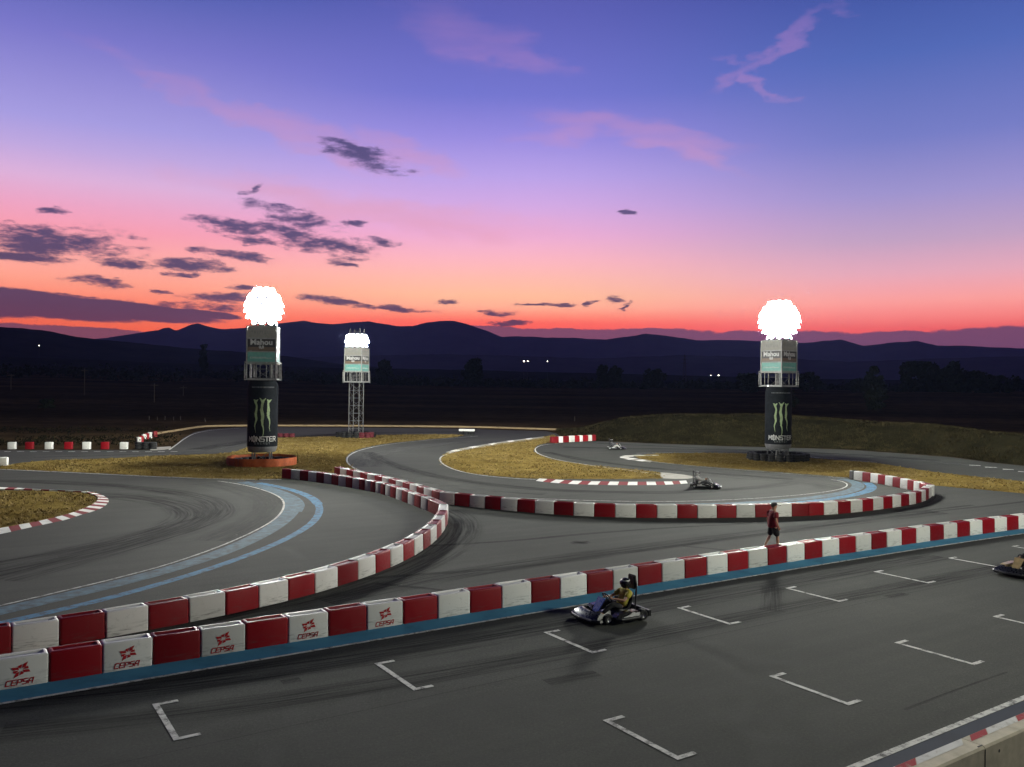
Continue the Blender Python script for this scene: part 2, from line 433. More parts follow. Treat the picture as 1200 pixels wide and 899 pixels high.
dark = [
        (60,284,75,16,-4),(15,268,42,6,0),(5,300,60,6,0),(65,247,14,4,-8),(112,329,27,5,5),(150,309,30,5,4),
        (222,310,46,7,2),(272,299,42,6,4),(275,266,45,7,6),(340,252,48,9,10),(300,281,30,5,5),(362,281,58,13,12),(400,290,38,9,5),
        (450,284,22,5,0),(413,262,12,4,5),(425,183,46,12,15),(410,172,28,6,15),(292,221,13,4,-25),(258,349,40,6,-4),(230,360,50,5,0),
        (212,322,17,3,0),(396,354,44,4,7),(455,361,60,3,5),(398,308,16,4,5),
        (525,354,13,2.5,0),(584,367,24,4,4),(637,357,30,2,0),(690,356,9,3,-15),(720,352,14,4.5,5),(738,357,9,3,-30),(735,250,9,3,-5),
        (300,347,22,4,0),(285,338,14,3,0),(190,342,14,2.5,0),(95,348,40,2.5,2),(480,366,22,2.5,0),(600,379,30,3,0)]
bank = [(560,390,70,9,0),(660,396,110,12,0),(760,398,110,14,0),(900,402,130,15,0),(1050,402,110,13,0),(1150,402,110,17,-2),(1280,400,140,18,0),(120,394,170,9,2),(-60,392,120,10,0),(300,398,100,8,0)]
pink = [(610,68,44,9,16),(585,52,34,13,5),(745,156,100,9,8),(690,156,70,6,-3),(795,174,52,8,18),(300,143,115,9,17),(380,163,85,11,9),(470,177,52,13,20),(915,52,70,6,-26),(884,90,26,5,32),(420,240,150,13,6),(540,38,60,18,12),(250,118,60,6,15)]
nz = t.noise(mapped(t, P, sc=(24, 75, 1)), 1.0, 6, 0.62)
nz2 = t.noise(mapped(t, P, sc=(70, 210, 1)), 1.0, 5, 0.65)
nn = t.math('ADD', t.math('MULTIPLY', t.math('SUBTRACT', nz, 0.5), 4.4), t.math('MULTIPLY', t.math('SUBTRACT', nz2, 0.5), 2.8))
dd = t.math('ADD', blobs(dark, warp), nn)
dm = t.range(dd, -0.1, 1.6, 1.0, 0.0)
sd = t.math('ADD', blobs(slab, P), t.math('MULTIPLY', nn, 0.16))
dm = t.math('MAXIMUM', dm, t.range(sd, 0.7, 1.1, 1.0, 0.0))
bd = t.math('ADD', blobs(bank, P), t.math('MULTIPLY', t.math('SUBTRACT', t.noise(mapped(t, P, sc=(40, 60, 1)), 1.0, 6, 0.65), 0.5), 1.1))
bmk = t.range(bd, 0.72, 1.02, 0.92, 0.0)
pk = t.math('ADD', blobs(pink, warp2), t.math('MULTIPLY', t.math('SUBTRACT', t.noise(mapped(t, P, sc=(9, 60, 1), rot=(0, 0, 0.2)), 1.0, 6, 0.62), 0.5), 4.0))
pm = t.range(pk, -1.6, 3.2, 0.62, 0.0)
pcol = t.ramp(sq, stops([(400, (255, 150, 130)), (250, (250, 172, 196)), (160, (212, 156, 208)), (60, (168, 130, 202)), (0, (128, 112, 190)), (-900, (30, 30, 70))]))
sky = t.mix(pm, sky, pcol)
bankc = t.mix(t.range(az, -0.5, 0.4), lin(140, 84, 108), lin(124, 86, 126))
sky = t.mix(bmk, sky, bankc)
dcol = t.ramp(sq, stops([(420, (150, 72, 88)), (375, (98, 66, 100)), (355, (92, 70, 108)), (300, (82, 72, 114)), (250, (92, 78, 126)), (180, (84, 76, 126)), (100, (76, 74, 134))]))
sky = t.mix(t.math('MULTIPLY', dm, 0.96), sky, dcol)
# underneath the horizon: dark land colour
bg = t.add('ShaderNodeBackground'); t.l.new(sky, bg.inputs[0]); bg.inputs[1].default_value = 1.0
# a whisper of physical twilight sky on top
nish = t.add('ShaderNodeTexSky', sky_type='NISHITA'); nish.sun_disc = False; nish.sun_elevation = R(-1.5); nish.sun_rotation = R(-4)
bg2 = t.add('ShaderNodeBackground'); t.l.new(nish.outputs[0], bg2.inputs[0]); bg2.inputs[1].default_value = 0.02
ad = t.add('ShaderNodeAddShader'); t.l.new(bg.outputs[0], ad.inputs[0]); t.l.new(bg2.outputs[0], ad.inputs[1])
wo = t.add('ShaderNodeOutputWorld'); t.l.new(ad.outputs[0], wo.inputs[0])

# ------------------------------------------------------------------ terrain
def sstep(a, b, x):
    x = min(1, max(0, (x - a) / (b - a))); return x * x * (3 - 2 * x)
def terr(x, y):
    r = math.hypot(x, y); a = math.atan2(x, y)
    z = -0.03
    z += 5.2 * sstep(138, 330, r) + 1.6 * sstep(300, 600, r) + 14 * sstep(600, 2200, r) + 20 * sstep(2200, 6000, r)
    z += 6 * sstep(250, 900, r) * sstep(0.1, -0.5, a)
    k = sstep(135, 260, r)
    if k > 0:
        z += k * (mnoise.noise(Vector((x * 0.011, y * 0.011, 3))) * 1.3 + mnoise.noise(Vector((x * 0.03, y * 0.03, 9))) * 0.5)
    return z
mb = MB(); rs = [0, 40, 80, 110, 130, 140]
r = 140
while r < 13500: r *= 1.055; rs.append(r)
NA = 300
for r in rs:
    for i in range(NA):
        a = 2 * PI * i / NA
        x, y = r * math.sin(a), r * math.cos(a)
        mb.v.append((x, y, terr(x, y)))
for j in range(len(rs) - 1):
    for i in range(NA):
        mb.f.append([j * NA + i, j * NA + (i + 1) % NA, (j + 1) * NA + (i + 1) % NA, (j + 1) * NA + i]); mb.mi.append(0)
mb.f = [f for f in mb.f if len(set(f)) == 4]; mb.mi = [0] * len(mb.f)
mb.f = mb.f[NA:] + [list(range(NA, 2 * NA))]; mb.mi = [0] * len(mb.f)
tag(mb.build('ground', M['field'], smooth=60), kind='structure')

def ridge(name, pts, D, depth, mat, seed, n=420, rough=1.0):
    prof = []
    for px, py in pts:
        a, e = azel(px, py); prof.append((a, math.tan(e) * D + H))
    prof.sort()
    A = [p[0] for p in prof]; Z = [p[1] for p in prof]
    mb = MB(); K = 15
    aa = np.linspace(A[0], A[-1], n); zz = np.interp(aa, A, Z)
    for a, z in zip(aa, zz):
        z += mnoise.fractal(Vector((a * 60, seed, 0)), 1.0, 2.0, 5) * rough * D * 0.0006
        for k in range(K):
            s_ = -1 + 2 * k / (K - 1)
            rr = D + s_ * depth
            x, y = rr * math.sin(a) , rr * math.cos(a)
            p = (1 - abs(s_)) ** 1.25
            nz_ = mnoise.fractal(Vector((x / depth * 3.2, y / depth * 3.2, seed)), 1.0, 2.0, 5)
            hz = -1.0 + (z + 1.0) * p + nz_ * z * 0.22 * (1 - abs(s_)) * min(1, abs(s_) * 3)
            mb.v.append((x, y, hz))
    for i in range(n - 1):
        for k in range(K - 1):
            q = i * K + k
            mb.f.append([q, q + 1, q + K + 1, q + K]); mb.mi.append(0)
    return tag(mb.build(name, mat, smooth=80), kind='structure')
far = [(-500,410),(-250,402),(-100,406),(0,402),(90,399),(125,396),(150,392),(185,387),(191,384.5),(198,384),(206,387.5),(222,381),(232,379),(245,383),(262,386),(290,384),(320,380),(340,377.5),(356,376),(368,378),(390,380),(418,377.5),(432,376.5),(446,379),(470,382.5),(484,382),(500,378),(515,376),(532,376),(548,380),(570,387.5),(588,395),(606,394),(640,395.5),(672,396),(710,398),(745,393),(757,391),(776,393),(800,396),(815,399),(830,398.5),(862,398.5),(940,402),(960,400),(985,398),(1000,402),(1012,405.5),(1040,402),(1075,399.5),(1098,405),(1130,405),(1160,407),(1200,408),(1350,404),(1600,412)]
ridge('mountains', far, 9000, 2600, M['mountain'], 2.0, 600)
ridge('mountains', [(300,420),(420,417),(520,415),(600,417),(700,420),(800,416),(900,419),(1000,424),(1100,420),(1250,416),(1500,424)], 5200, 1300, M['mountain'], 8.0, 400, 1.3)
ridge('hills', [(-600,392),(-400,380),(-200,379),(-60,381),(0,383),(30,385),(60,388.5),(90,395),(130,399),(180,404),(230,409),(290,413),(340,418),(400,427),(450,431),(520,436),(600,440)], 2300, 900, M['hill'], 5.0, 420, 0.9)
ridge('hills', [(-500,424),(-200,420),(0,418),(120,422),(250,427),(380,431),(520,433),(640,436),(800,440),(950,444),(1100,446),(1300,444),(1600,446)], 1250, 420, M['hill'], 6.5, 400, 0.7)

# ------------------------------------------------------------------ ground sheets
def smooth_pts(ps, it=2):
    ps = [p.copy() for p in ps]
    for _ in range(it):
        q = [p.copy() for p in ps]
        for i in range(1, len(ps) - 1): q[i] = (ps[i - 1] + ps[i] * 2 + ps[i + 1]) / 4
        ps = q
    return ps
def catmull(ps, k=6):
    out = []
    n = len(ps)
    for i in range(n - 1):
        p0, p1, p2, p3 = ps[max(0, i - 1)], ps[i], ps[i + 1], ps[min(n - 1, i + 2)]
        for j in range(k):
            s_ = j / k
            out.append(0.5 * ((2 * p1) + (p2 - p0) * s_ + (2 * p0 - 5 * p1 + 4 * p2 - p3) * s_ ** 2 + (3 * p1 - p0 - 3 * p2 + p3) * s_ ** 3))
    out.append(ps[-1].copy()); return out
def resample(ps, n):
    L = [0.0]
    for a, b in zip(ps, ps[1:]): L.append(L[-1] + (b - a).length)
    out = []
    j = 0
    for i in range(n + 1):
        d = L[-1] * i / n
        while j < len(ps) - 2 and L[j + 1] < d: j += 1
        s_ = (d - L[j]) / max(1e-9, L[j + 1] - L[j]); out.append(ps[j].lerp(ps[j + 1], min(1, s_)))
    return out
def length(ps): return sum((b - a).length for a, b in zip(ps, ps[1:]))
def sheet(name, ps, z, mat, wob=0.0):
    vs = []
    for p in ps:
        w_ = Vector((mnoise.noise(p * 0.9), mnoise.noise(p * 0.9 + Vector((9, 4, 2))), 0)) * wob
        vs.append((p.x + w_.x, p.y + w_.y, z))
    mb = MB(); mb.add(vs, [tuple(range(len(vs)))])
    o = mb.build(name, mat)
    if o.data.polygons[0].normal.z < 0: o.data.flip_normals()
    return tag(o, kind='structure')
def px(lst): return [g(*p) for p in lst]
back_edge = px([(-260,527),(0,527.5),(150,527.2),(198,527),(206,522),(215,513),(228,506.5),(245,503),(280,501),(330,500.5),(450,501.5),(560,503),(640,505.5),(652,508),(662,516),(700,517),(760,519.5),(850,523),(950,525.5),(1000,527.5),(1049,531),(1116,536),(1160,542),(1200,546),(1330,562)])
asph = [Vector((-120, 74, 0))] + back_edge + [Vector((110, 66, 0)), Vector((110, -30, 0)), Vector((-110, -30, 0))]
asphalt = sheet('asphalt_track', asph, 0.0, M['asphalt'])

grass_polys = {
 'a': ([(-170,575),(-60,574),(0,575),(67,576),(100,578),(112,582),(113,587.5),(108,592),(100,596),(90,600),(78,604),(62,608),(42,612.5),(15,617.5),(0,620),(-60,629),(-200,645)], False),
 'b': ([(-60,546.5),(0,546),(25,542.5),(62,539.5),(125,537.5),(175,535),(225,533),(270,530.5),(290,524),(310,516.5),(330,513),(390,511.5),(440,510),(520,509.2),(543,510),(530,512.7),(500,515.2),(470,518),(440,522),(418,527.5),(408,533),(405,539),(409,545),(417,551),(424,556),(415,562),(400,565),(352,562.5),(330,561),(300,562.5),(270,562),(180,558),(100,554),(0,549.5),(-55,547.3)], False),
 'c': ([(648,509.5),(662,516),(655,519),(640,519.5),(630,522),(626,526.5),(627.5,531),(650,539),(700,546),(774,554),(776,559),(770,561),(700,561.5),(632,561.2),(600,559.5),(560,556),(535,550.5),(521,544),(516,538),(519,534),(534,527.5),(575,521.5),(612,516.5),(636,512.5)], False),
 'd': ([(744,535.5),(760,532.5),(800,531.3),(870,531.5),(935,535.5),(960,538),(1027,543),(1093,553),(1200,564.5),(1340,580),(1340,592),(1200,578.5),(1093,569),(1040,563.5),(996,560),(935,555),(870,550),(805,545),(760,540)], False)}
grass_world = {}
for k, (lst, _) in grass_polys.items():
    ps = catmull(px(lst) + [g(*lst[0])], 5)[:-1]
    grass_world[k] = ps
    sheet('dry_grass_ground', ps, 0.012, M['dry_grass'], 0.10)

def inside(p, poly):
    c = False; n = len(poly); j = n - 1
    for i in range(n):
        a, b = poly[i], poly[j]
        if (a.y > p[1]) != (b.y > p[1]) and p[0] < (b.x - a.x) * (p[1] - a.y) / (b.y - a.y) + a.x: c = not c
        j = i
    return c
def tufts(name, poly, dens, hmin, hmax, rnd, where, zf=lambda x, y: 0.0, xmax=48, mat='blades'):
    xs = [p.x for p in poly]; ys = [p.y for p in poly]
    x0, x1, y0, y1 = max(-46, min(xs)), min(xmax, max(xs)), min(ys), max(ys)
    mb = MB()
    for _ in range(int((x1 - x0) * (y1 - y0) * dens)):
        x, y = rnd.uniform(x0, x1), rnd.uniform(y0, y1)
        if not inside((x + rnd.gauss(0, .16), y + rnd.gauss(0, .16)), poly): continue
        if mnoise.noise(Vector((x * 0.5, y * 0.5, 1))) < rnd.uniform(-0.7, 0.35): continue
        z = zf(x, y)
        hh = rnd.uniform(hmin, hmax) * (0.7 + 0.6 * (mnoise.noise(Vector((x * 0.3, y * 0.3, 7))) + 0.5))
        for b_ in range(4):
            a = rnd.uniform(0, 2 * PI); l = hh * rnd.uniform(0.5, 1.3); wd = 0.02 + 0.02 * rnd.random()
            ox, oy = rnd.uniform(-.07, .07), rnd.uniform(-.07, .07)
            dx, dy = math.cos(a), math.sin(a)
            mb.add([(x + ox - dy * wd, y + oy + dx * wd, z), (x + ox + dy * wd, y + oy - dx * wd, z), (x + ox + dx * l * 1.1, y + oy + dy * l * 1.1, z + l)], [(0, 1, 2)])
    return tag(mb.build(name, M[mat]), 'short dry yellow grass ' + where, 'grass', kind='stuff')
rnd = random.Random(3)
for k, dn, wh in (('a', 26, 'on the left island inside the kerb'), ('b', 16, 'round the left tower and the slim tower'), ('c', 16, 'on the central island'), ('d', 14, 'round the foot of the right tower')):
    tufts('dry_grass', grass_world[k], dn, 0.04, 0.13, rnd, wh)

# grassy bank behind the track on the right
base = catmull(px([(660,516),(700,516.3),(760,518.8),(850,522.3),(950,524.8),(1000,526.8),(1049,530.3),(1116,535.3),(1160,541.3),(1200,545.3),(1330,561)]), 5)
def bank_h(s_, t_):   # s along 0..1, t across 0..1
    hgt = 2.9 * sstep(0.0, 0.28, s_) * (1 - 0.25 * sstep(0.3, 1, s_))
    return hgt * sstep(0.02, 0.45, t_) * (1 - sstep(0.55, 1.0, t_) * 0.9)
mb = MB(); NT_ = 22
for i, p in enumerate(base):
    s_ = i / (len(base) - 1)
    d = Vector((p.x * 0.25, p.y, 0)).normalized()
    for k in range(NT_ + 1):
        t_ = k / NT_
        q = p + d * (t_ * (26 + 8 * s_))
        nz_ = mnoise.noise(Vector((q.x * 0.12, q.y * 0.12, 2))) * 0.35 + mnoise.noise(Vector((q.x * 0.6, q.y * 0.6, 5))) * 0.10
        mb.v.append((q.x, q.y, -0.02 + bank_h(s_, t_) + nz_ * sstep(0.02, 0.3, t_) * (1 - sstep(.8, 1, t_))))
for i in range(len(base) - 1):
    for k in range(NT_):
        q = i * (NT_ + 1) + k
        mb.f.append([q, q + NT_ + 1, q + NT_ + 2, q + 1]); mb.mi.append(0)
bank_v = [Vector(v) for v in mb.v]
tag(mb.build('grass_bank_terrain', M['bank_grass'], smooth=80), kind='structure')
mb = MB()
for _ in range(15000):
    i, k = rnd.randrange(len(base) - 1), min(NT_ - 1, int(rnd.random() ** 1.3 * NT_)); q = i * (NT_ + 1) + k
    u_, v_ = rnd.random(), rnd.random()
    p = bank_v[q].lerp(bank_v[q + NT_ + 1], u_).lerp(bank_v[q + 1].lerp(bank_v[q + NT_ + 2], u_), v_)
    if k == 0 and v_ < .4: continue
    if mnoise.noise(p * 0.35) < rnd.uniform(-.5, .3): continue
    for b_ in range(4):
        a = rnd.uniform(0, 2 * PI); l = rnd.uniform(.10, .32); dx, dy = math.cos(a), math.sin(a); wd = .04
        o_ = Vector((rnd.uniform(-.2, .2), rnd.uniform(-.2, .2), -.03))
        mb.add([p + o_ + Vector((-dy * wd, dx * wd, 0)), p + o_ + Vector((dy * wd, -dx * wd, 0)), p + o_ + Vector((dx * l * .8, dy * l * .8, l))], [(0, 1, 2)])
tag(mb.build('bank_weeds', M['bank_weeds']), 'rough dark weeds covering the grassy bank behind the track', 'weeds', kind='stuff')

# ------------------------------------------------------------------ lines, paint, rubber
def ribbon(name, ps, w_, z, mat, side=0.0, kind='structure'):
    """side: 0 centred, else shifts by side*w"""
    mb = MB(); mb.uv = []
    n = len(ps); d_acc = 0
    for i, p in enumerate(ps):
        a = ps[max(0, i - 1)]; b_ = ps[min(n - 1, i + 1)]
        d = (b_ - a); d.z = 0; d.normalize(); nn_ = Vector((-d.y, d.x, 0))
        if i: d_acc += (p - ps[i - 1]).length
        ww = w_(i / (n - 1)) if callable(w_) else w_
        for q, sgn in ((0, -1), (1, 1)):
            c = p + nn_ * (ww * (sgn * 0.5 + side)); mb.v.append((c.x, c.y, z)); mb.uv.append((d_acc, q))
    for i in range(n - 1): mb.f.append([2 * i, 2 * i + 2, 2 * i + 3, 2 * i + 1]); mb.mi.append(0)
    o = mb.build(name, mat)
    if o.data.polygons[0].normal.z < 0: o.data.flip_normals()
    return tag(o, kind=kind)
def spl(lst, k=6, it=1): return catmull(smooth_pts(px(lst), it), k)

# front row of blocks: fitted straight line
Abnd = [(56.7,799.7),(118.4,789.5),(179.7,779),(235.5,770.8),(289.2,762.5),(339.2,754.2),(386,746.3),(431.3,739.5),(473.7,732),(513.5,725),(549.7,718.3),(585.8,712.2),(621.8,706.7),(655.7,701.2),(688,696),(717.7,691.5),(748.7,687.2),(776.8,683),(803.7,678.7),(830.8,675),(854.2,670.5),(877.8,666.2),(900,662.7),(922.5,659.2),(944.2,655.5),(964.7,652.5),(983.4,649.5),(1000.5,646.5),(1020.3,643.9),(1040,641.4),(1058.7,638.9),(1074.2,637.2),(1090.9,634.5),(1107.3,632.2),(1122.1,630),(1138.4,628),(1153,625.5),(1166.8,623.9),(1179.8,621.7),(1193.2,620.2)]
pts = px(Abnd); ii = np.arange(len(pts))
fx = np.polyfit(ii, [p.x for p in pts], 3); fy = np.polyfit(ii, [p.y for p in pts], 3)
Aw = [Vector((float(np.polyval(fx, i)), float(np.polyval(fy, i)), 0)) for i in range(-2, len(pts) + 2)]
lw = px([(0,824.3),(100,808.3),(200,791),(300,775),(400,758.3),(500,741),(600,722.3),(660,711.5),(800,688.8),(900,672.5),(1000,656),(1100,640.5),(1200,625.3)])
fit = np.polyfit([p.x for p in lw], [p.y for p in lw], 3)
Lx = np.linspace(Aw[0].x - 2, Aw[-1].x + 8, 60)
Lline = [Vector((float(x), float(np.polyval(fit, x)), 0)) for x in Lx]
ribbon('track_edge_line', Lline, 0.10, 0.009, M['white_line'])
# blue verge between the row and the line
mb = MB(); fitA = np.polyfit([p.x for p in Aw], [p.y for p in Aw], 3)
for x in Lx:
    for q in (0, 1): mb.v.append((float(x), float(np.polyval(fitA, x)) + 0.05 if q else float(np.polyval(fit, x)) + 0.06, 0.005))
for i in range(len(Lx) - 1): mb.f.append([2 * i, 2 * i + 2, 2 * i + 3, 2 * i + 1]); mb.mi.append(0)
tag(mb.build('blue_verge_marking', M['blue_paint']), kind='structure')

# left loop
L2 = [(-120,737),(-50,722),(0,710),(67,694.5),(133,679),(200,661.7),(255,643),(300,622),(320,611.5),(331,601),(334.5,591),(331,584.5),(322,578.5),(300,571.5),(280,567),(255,563.8)]
ribbon('track_edge_line', spl(L2), 0.10, 0.009, M['white_line'])
B1 = [(-120,743),(-50,728),(0,716.5),(67,701),(133,685),(200,668),(265,647),(310,627),(338,606),(345,596),(342,586),(328,576.5),(303,568.5),(284,565)]
ribbon('blue_paint_stripe', spl(B1), 0.75, 0.005, M['blue_pale'])
B2 = [(-120,757),(-50,743),(0,730),(80,713),(130,701),(200,681),(255,664),(300,648),(345,628),(364.5,615.5),(374,604),(376.5,594),(369,584),(351,576),(325,570),(303,566)]
ribbon('blue_paint_stripe', spl(B2), lambda s_: 0.36 if s_ < .75 else 0.5, 0.005, M['blue_worn'])
B3 = [(350,600),(357,592),(350,583),(330,575.5),(308,568.5)]
ribbon('blue_paint_stripe', spl(B3), 0.3, 0.0052, M['blue_pale'])
# right loop
L3 = [(560,581.5),(640,585.5),(740,588.5),(800,588),(870,585.8),(935,580.8),(975,576),(990,572.5),(996,568),(989,564),(974,562)]
ribbon('track_edge_line', spl(L3), 0.09, 0.009, M['white_line'])
ribbon('blue_paint_stripe', spl([(520,583),(560,585),(640,589.5),(740,592.5),(830,592),(900,588.5),(950,584),(990,578.5),(1006,573),(1008,567.5),(998,563),(985,561.5)]), 0.75, 0.005, M['blue_pale'])
ribbon('blue_paint_stripe', spl([(900,592),(960,587.2),(1000,581),(1020,575.5),(1025,570.5),(1016,566)]), 0.6, 0.0052, M['blue_worn'])
# other edge lines
for lst, ww in (
    ([(560,511.2),(543,512.5),(530,513.6),(500,515.9),(470,518.8),(440,522.8),(418,528.2),(408,533.8),(404.5,539.5),(409,545.7),(420,552),(440,559),(470,567),(500,573.5),(540,579)], 0.13),
    ([(640,513.3),(612,517.5),(575,522.5),(534,528.5),(517,534),(513.5,538.5),(519,545.5),(534,552),(560,557.6),(600,561),(628,562.3)], 0.13),
    ([(655,520),(640,520.5),(629.5,523),(625.5,527),(628,532),(650,540),(700,547),(760,554),(790,558.5)], 0.12),
    ([(740,537.2),(760,541),(805,546),(870,551),(935,556),(990,560.5)], 0.12),
    ([(-150,546.2),(-60,547.6),(0,550.2),(100,554.8),(180,558.8),(270,562.8),(330,562)], 0.16),
    ([(198,527.5),(206,522.8),(215,514),(228,507.2),(245,503.8),(280,502)], 0.14),
    ([(745,531.4),(800,530.4),(870,530.6),(935,534.5),(960,537),(1027,542)], 0.14)):
    ribbon('track_edge_line', spl(lst), ww, 0.016, M['white_line'])
# dashes on the far roads
def dash(p, q, w_=0.22):
    ribbon('dash_marking', [p, q], w_, 0.009, M['white_line'])
for x in range(-10, 205, 15): dash(g(x, 529.4), g(x + 8, 529.3), 0.3)
for a, b_ in (((1136,545.2),(1149,545.8)),((1154,547.5),(1168,548)),((1175,550),(1188,550.6)),((1193,552.6),(1208,553.5))): dash(g(*a), g(*b_), 0.5)
# grid boxes on the straight
def grid_box(o, label_=None):
    dd = TD * 0.40; nn_ = TN * 1.82; hw = 0.055
    mb = MB()
    def rect(a, b_, w_):
        d = (b_ - a).normalized(); n_ = Vector((-d.y, d.x, 0)) * w_
        mb.add([a - n_, b_ - n_, b_ + n_, a + n_], [(0, 1, 2, 3)])
    a = o; b_ = o + nn_
    poly = [a - TD * hw - TN * hw, a + dd - TN * hw, a + dd + TN * hw, a + TD * hw + TN * hw, b_ + TD * hw - TN * hw, b_ + dd - TN * hw, b_ + dd + TN * hw, b_ - TD * hw + TN * hw]
    mb.add([(p.x, p.y, 0.009) for p in poly], [(0, 1, 2, 3), (0, 3, 4, 7), (4, 5, 6, 7)])
    tag(mb.build('grid_box_marking', M['white_line']), kind='structure')
for k in range(-1, 8): grid_box(Vector((-1.0926, 2.6155, 0)) * H + TD * (0.7442 * H * k))
for k in range(-1, 6): grid_box(Vector((0.2967, 2.5311, 0)) * H + TD * (0.7442 * H * k))
# pit side edge line and dark blue verge
pitp = g(1100, 858.5)
p0, p1 = g(1003, 898), g(1200, 818); pd = (p1 - p0).normalized(); pn = Vector((pd.y, -pd.x, 0))
ribbon('track_edge_line', [p0 - pd * 14, p1 + pd * 25], 0.13, 0.009, M['white_line'])
ribbon('blue_verge_marking', [p0 - pd * 14 + pn * 0.44, p1 + pd * 25 + pn * 0.44], 0.72, 0.005, M['dark_blue'])
# pale scrubbed patches outside the racing line
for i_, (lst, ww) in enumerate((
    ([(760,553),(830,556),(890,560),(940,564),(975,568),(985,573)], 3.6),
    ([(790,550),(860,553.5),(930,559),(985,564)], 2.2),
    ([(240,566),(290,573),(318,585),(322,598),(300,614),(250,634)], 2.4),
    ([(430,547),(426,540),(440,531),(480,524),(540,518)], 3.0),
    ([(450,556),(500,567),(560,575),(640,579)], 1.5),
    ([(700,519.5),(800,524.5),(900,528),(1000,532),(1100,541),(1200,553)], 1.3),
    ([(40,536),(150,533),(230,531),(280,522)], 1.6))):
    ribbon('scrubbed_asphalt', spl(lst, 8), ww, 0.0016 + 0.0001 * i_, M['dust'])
# rubber on the racing line
for lst, ww, mk in (
    ([(-60,585),(60,577),(150,580),(215,590),(235,602),(215,617),(150,634),(60,654),(-80,680)], 2.6, 'rubber_soft'),
    ([(-60,668),(0,658),(70,648),(130,634),(190,619),(235,606)], 0.35, 'rubber_hard'),
    ([(-60,563),(60,563),(180,572),(250,583),(270,597),(240,615),(170,636),(0,680)], 2.0, 'rubber_soft'),
    ([(330,690),(440,674),(560,671),(640,661),(720,649.5),(800,638),(880,629),(1000,611),(1100,599),(1210,587)], 0.42, 'rubber_hard'),
    ([(500,640),(600,636),(680,625),(800,616),(950,612),(1050,603),(1140,592)], 0.38, 'rubber_hard'),
    ([(440,684),(500,689),(560,697)], 0.3, 'rubber_hard'),
    ([(800,640),(850,644),(900,652)], 0.3, 'rubber_hard'),
    ([(250,728),(380,702),(470,672),(525,645),(545,622),(540,606),(520,598)], 2.2, 'rubber_soft'),
    ([(380,705),(520,672),(700,650),(900,622),(1100,600)], 1.6, 'rubber_soft'),
    ([(430,530),(450,545),(520,562),(600,572),(700,578),(800,578),(880,573),(930,566)], 1.6, 'rubber_soft'),
    ([(640,530),(680,540),(760,549),(850,556),(930,562)], 1.4, 'rubber_soft'),
    ([(660,524),(720,526),(800,526),(900,528),(1000,532),(1100,540)], 1.8, 'rubber_soft'),
    ([(-100,830),(150,815),(500,762),(800,705),(1100,652)], 1.5, 'rubber_soft'),
    ([(0,860),(300,830),(620,775),(900,715),(1200,660)], 1.1, 'rubber_soft'),
    ([(1060,832),(1120,808),(1180,788)], 0.10, 'rubber_hard'),
    ([(1050,600),(1085,594),(1102,586),(1100,579)], 0.9, 'rubber_soft'),
    ([(230,527),(300,515),(400,506),(560,506)], 3.0, 'rubber_soft')):
    RZ = globals().get('RZ', 0.0030) + 0.0001
    ribbon('rubber_marks', spl(lst, 8), ww, RZ if RZ < 0.0048 else 0.0047, M[mk])
for a_, b_, w_ in (((905, 688), (905, 716), 0.75), ((640, 800), (700, 789), 0.5), ((1040, 700), (1062, 696), 0.4), ((330, 800), (352, 796), 0.35)):
    ribbon('dark_patch', [g(*a_), g((a_[0] + b_[0]) / 2, (a_[1] + b_[1]) / 2), g(*b_)], w_, 0.0051, M['rubber_soft'])  # soft-edged dark patches on the asphalt of the straight
jl = [TD * s_ + Vector((-1.0926, 2.6155, 0)) * H + TN * 2.3 for s_ in range(-12, 40, 2)]
ribbon('asphalt_joint', jl, 0.035, 0.0049, M['rubber_hard'])
# painted smudge on the asphalt between the rows
ribbon('rubber_marks', [g(670, 637), g(690, 635)], 0.45, 0.0056, M['rubber_hard'])
ribbon('rubber_marks', [g(672, 634.5), g(687, 637.5)], 0.4, 0.0058, M['rubber_hard'])

def kerb(name, outer, inner, n, mats, hgt=0.06):
    o_ = resample(catmull(px(outer), 6), n); i_ = resample(catmull(px(inner), 6), n)
    mb = MB()
    for k in range(n):
        a, b_, c_, d_ = o_[k], o_[k + 1], i_[k + 1], i_[k]
        mb.add([(a.x, a.y, 0.002), (b_.x, b_.y, 0.002), (c_.x, c_.y, hgt), (d_.x, d_.y, hgt), (d_.x, d_.y, 0), (c_.x, c_.y, 0)],
               [(0, 1, 2, 3), (3, 2, 5, 4)], k % len(mats))
    return tag(mb.build(name, mats), kind='structure')
kerb('kerb', [(-70,638),(0,626),(27,620),(55,614),(78,609),(93,604),(107,600),(120,595),(127.5,587.5),(123,581.7),(107,576.7),(90,575.5),(73,575),(60,574),(37,573),(12.5,571.3),(-60,570)],
             [(-70,630),(0,620.5),(15,617.8),(42,612.8),(62,608.3),(78,604.2),(90,600.2),(100,596.2),(108.5,592),(114,587.5),(112.5,582),(100,577.8),(85,576.8),(67,575.8),(40,574.8),(12,574.3),(-60,573.4)], 44, [M['kerb_white'], M['kerb_red']])
kerb('kerb', [(628,563.5),(645,565.5),(670,567.3),(700,568.2),(740,568.6),(780,568.2),(806,566.5)], [(632,561.8),(650,563),(675,564.5),(700,565.2),(740,565.7),(780,565.4),(804,564.2)], 17, [M['kerb_white'], M['kerb_red']])
kerb('kerb', [(772,533.2),(745,533.2),(729,534.5),(727,536.5),(740,539.2),(762,541.8)], [(772,534),(750,534.6),(738,535.3),(737,536.5),(745,538),(764,540.8)], 12, [M['kerb_white'], M['kerb_plain']])
kerb('kerb', [(637,511.5),(600,516),(570,520.5),(540,525.5),(522,530)], [(638,513),(602,517.6),(573,522.2),(543,527.4),(527,531.5)], 16, [M['kerb_plain'], M['kerb_plain'], M['kerb_white']])
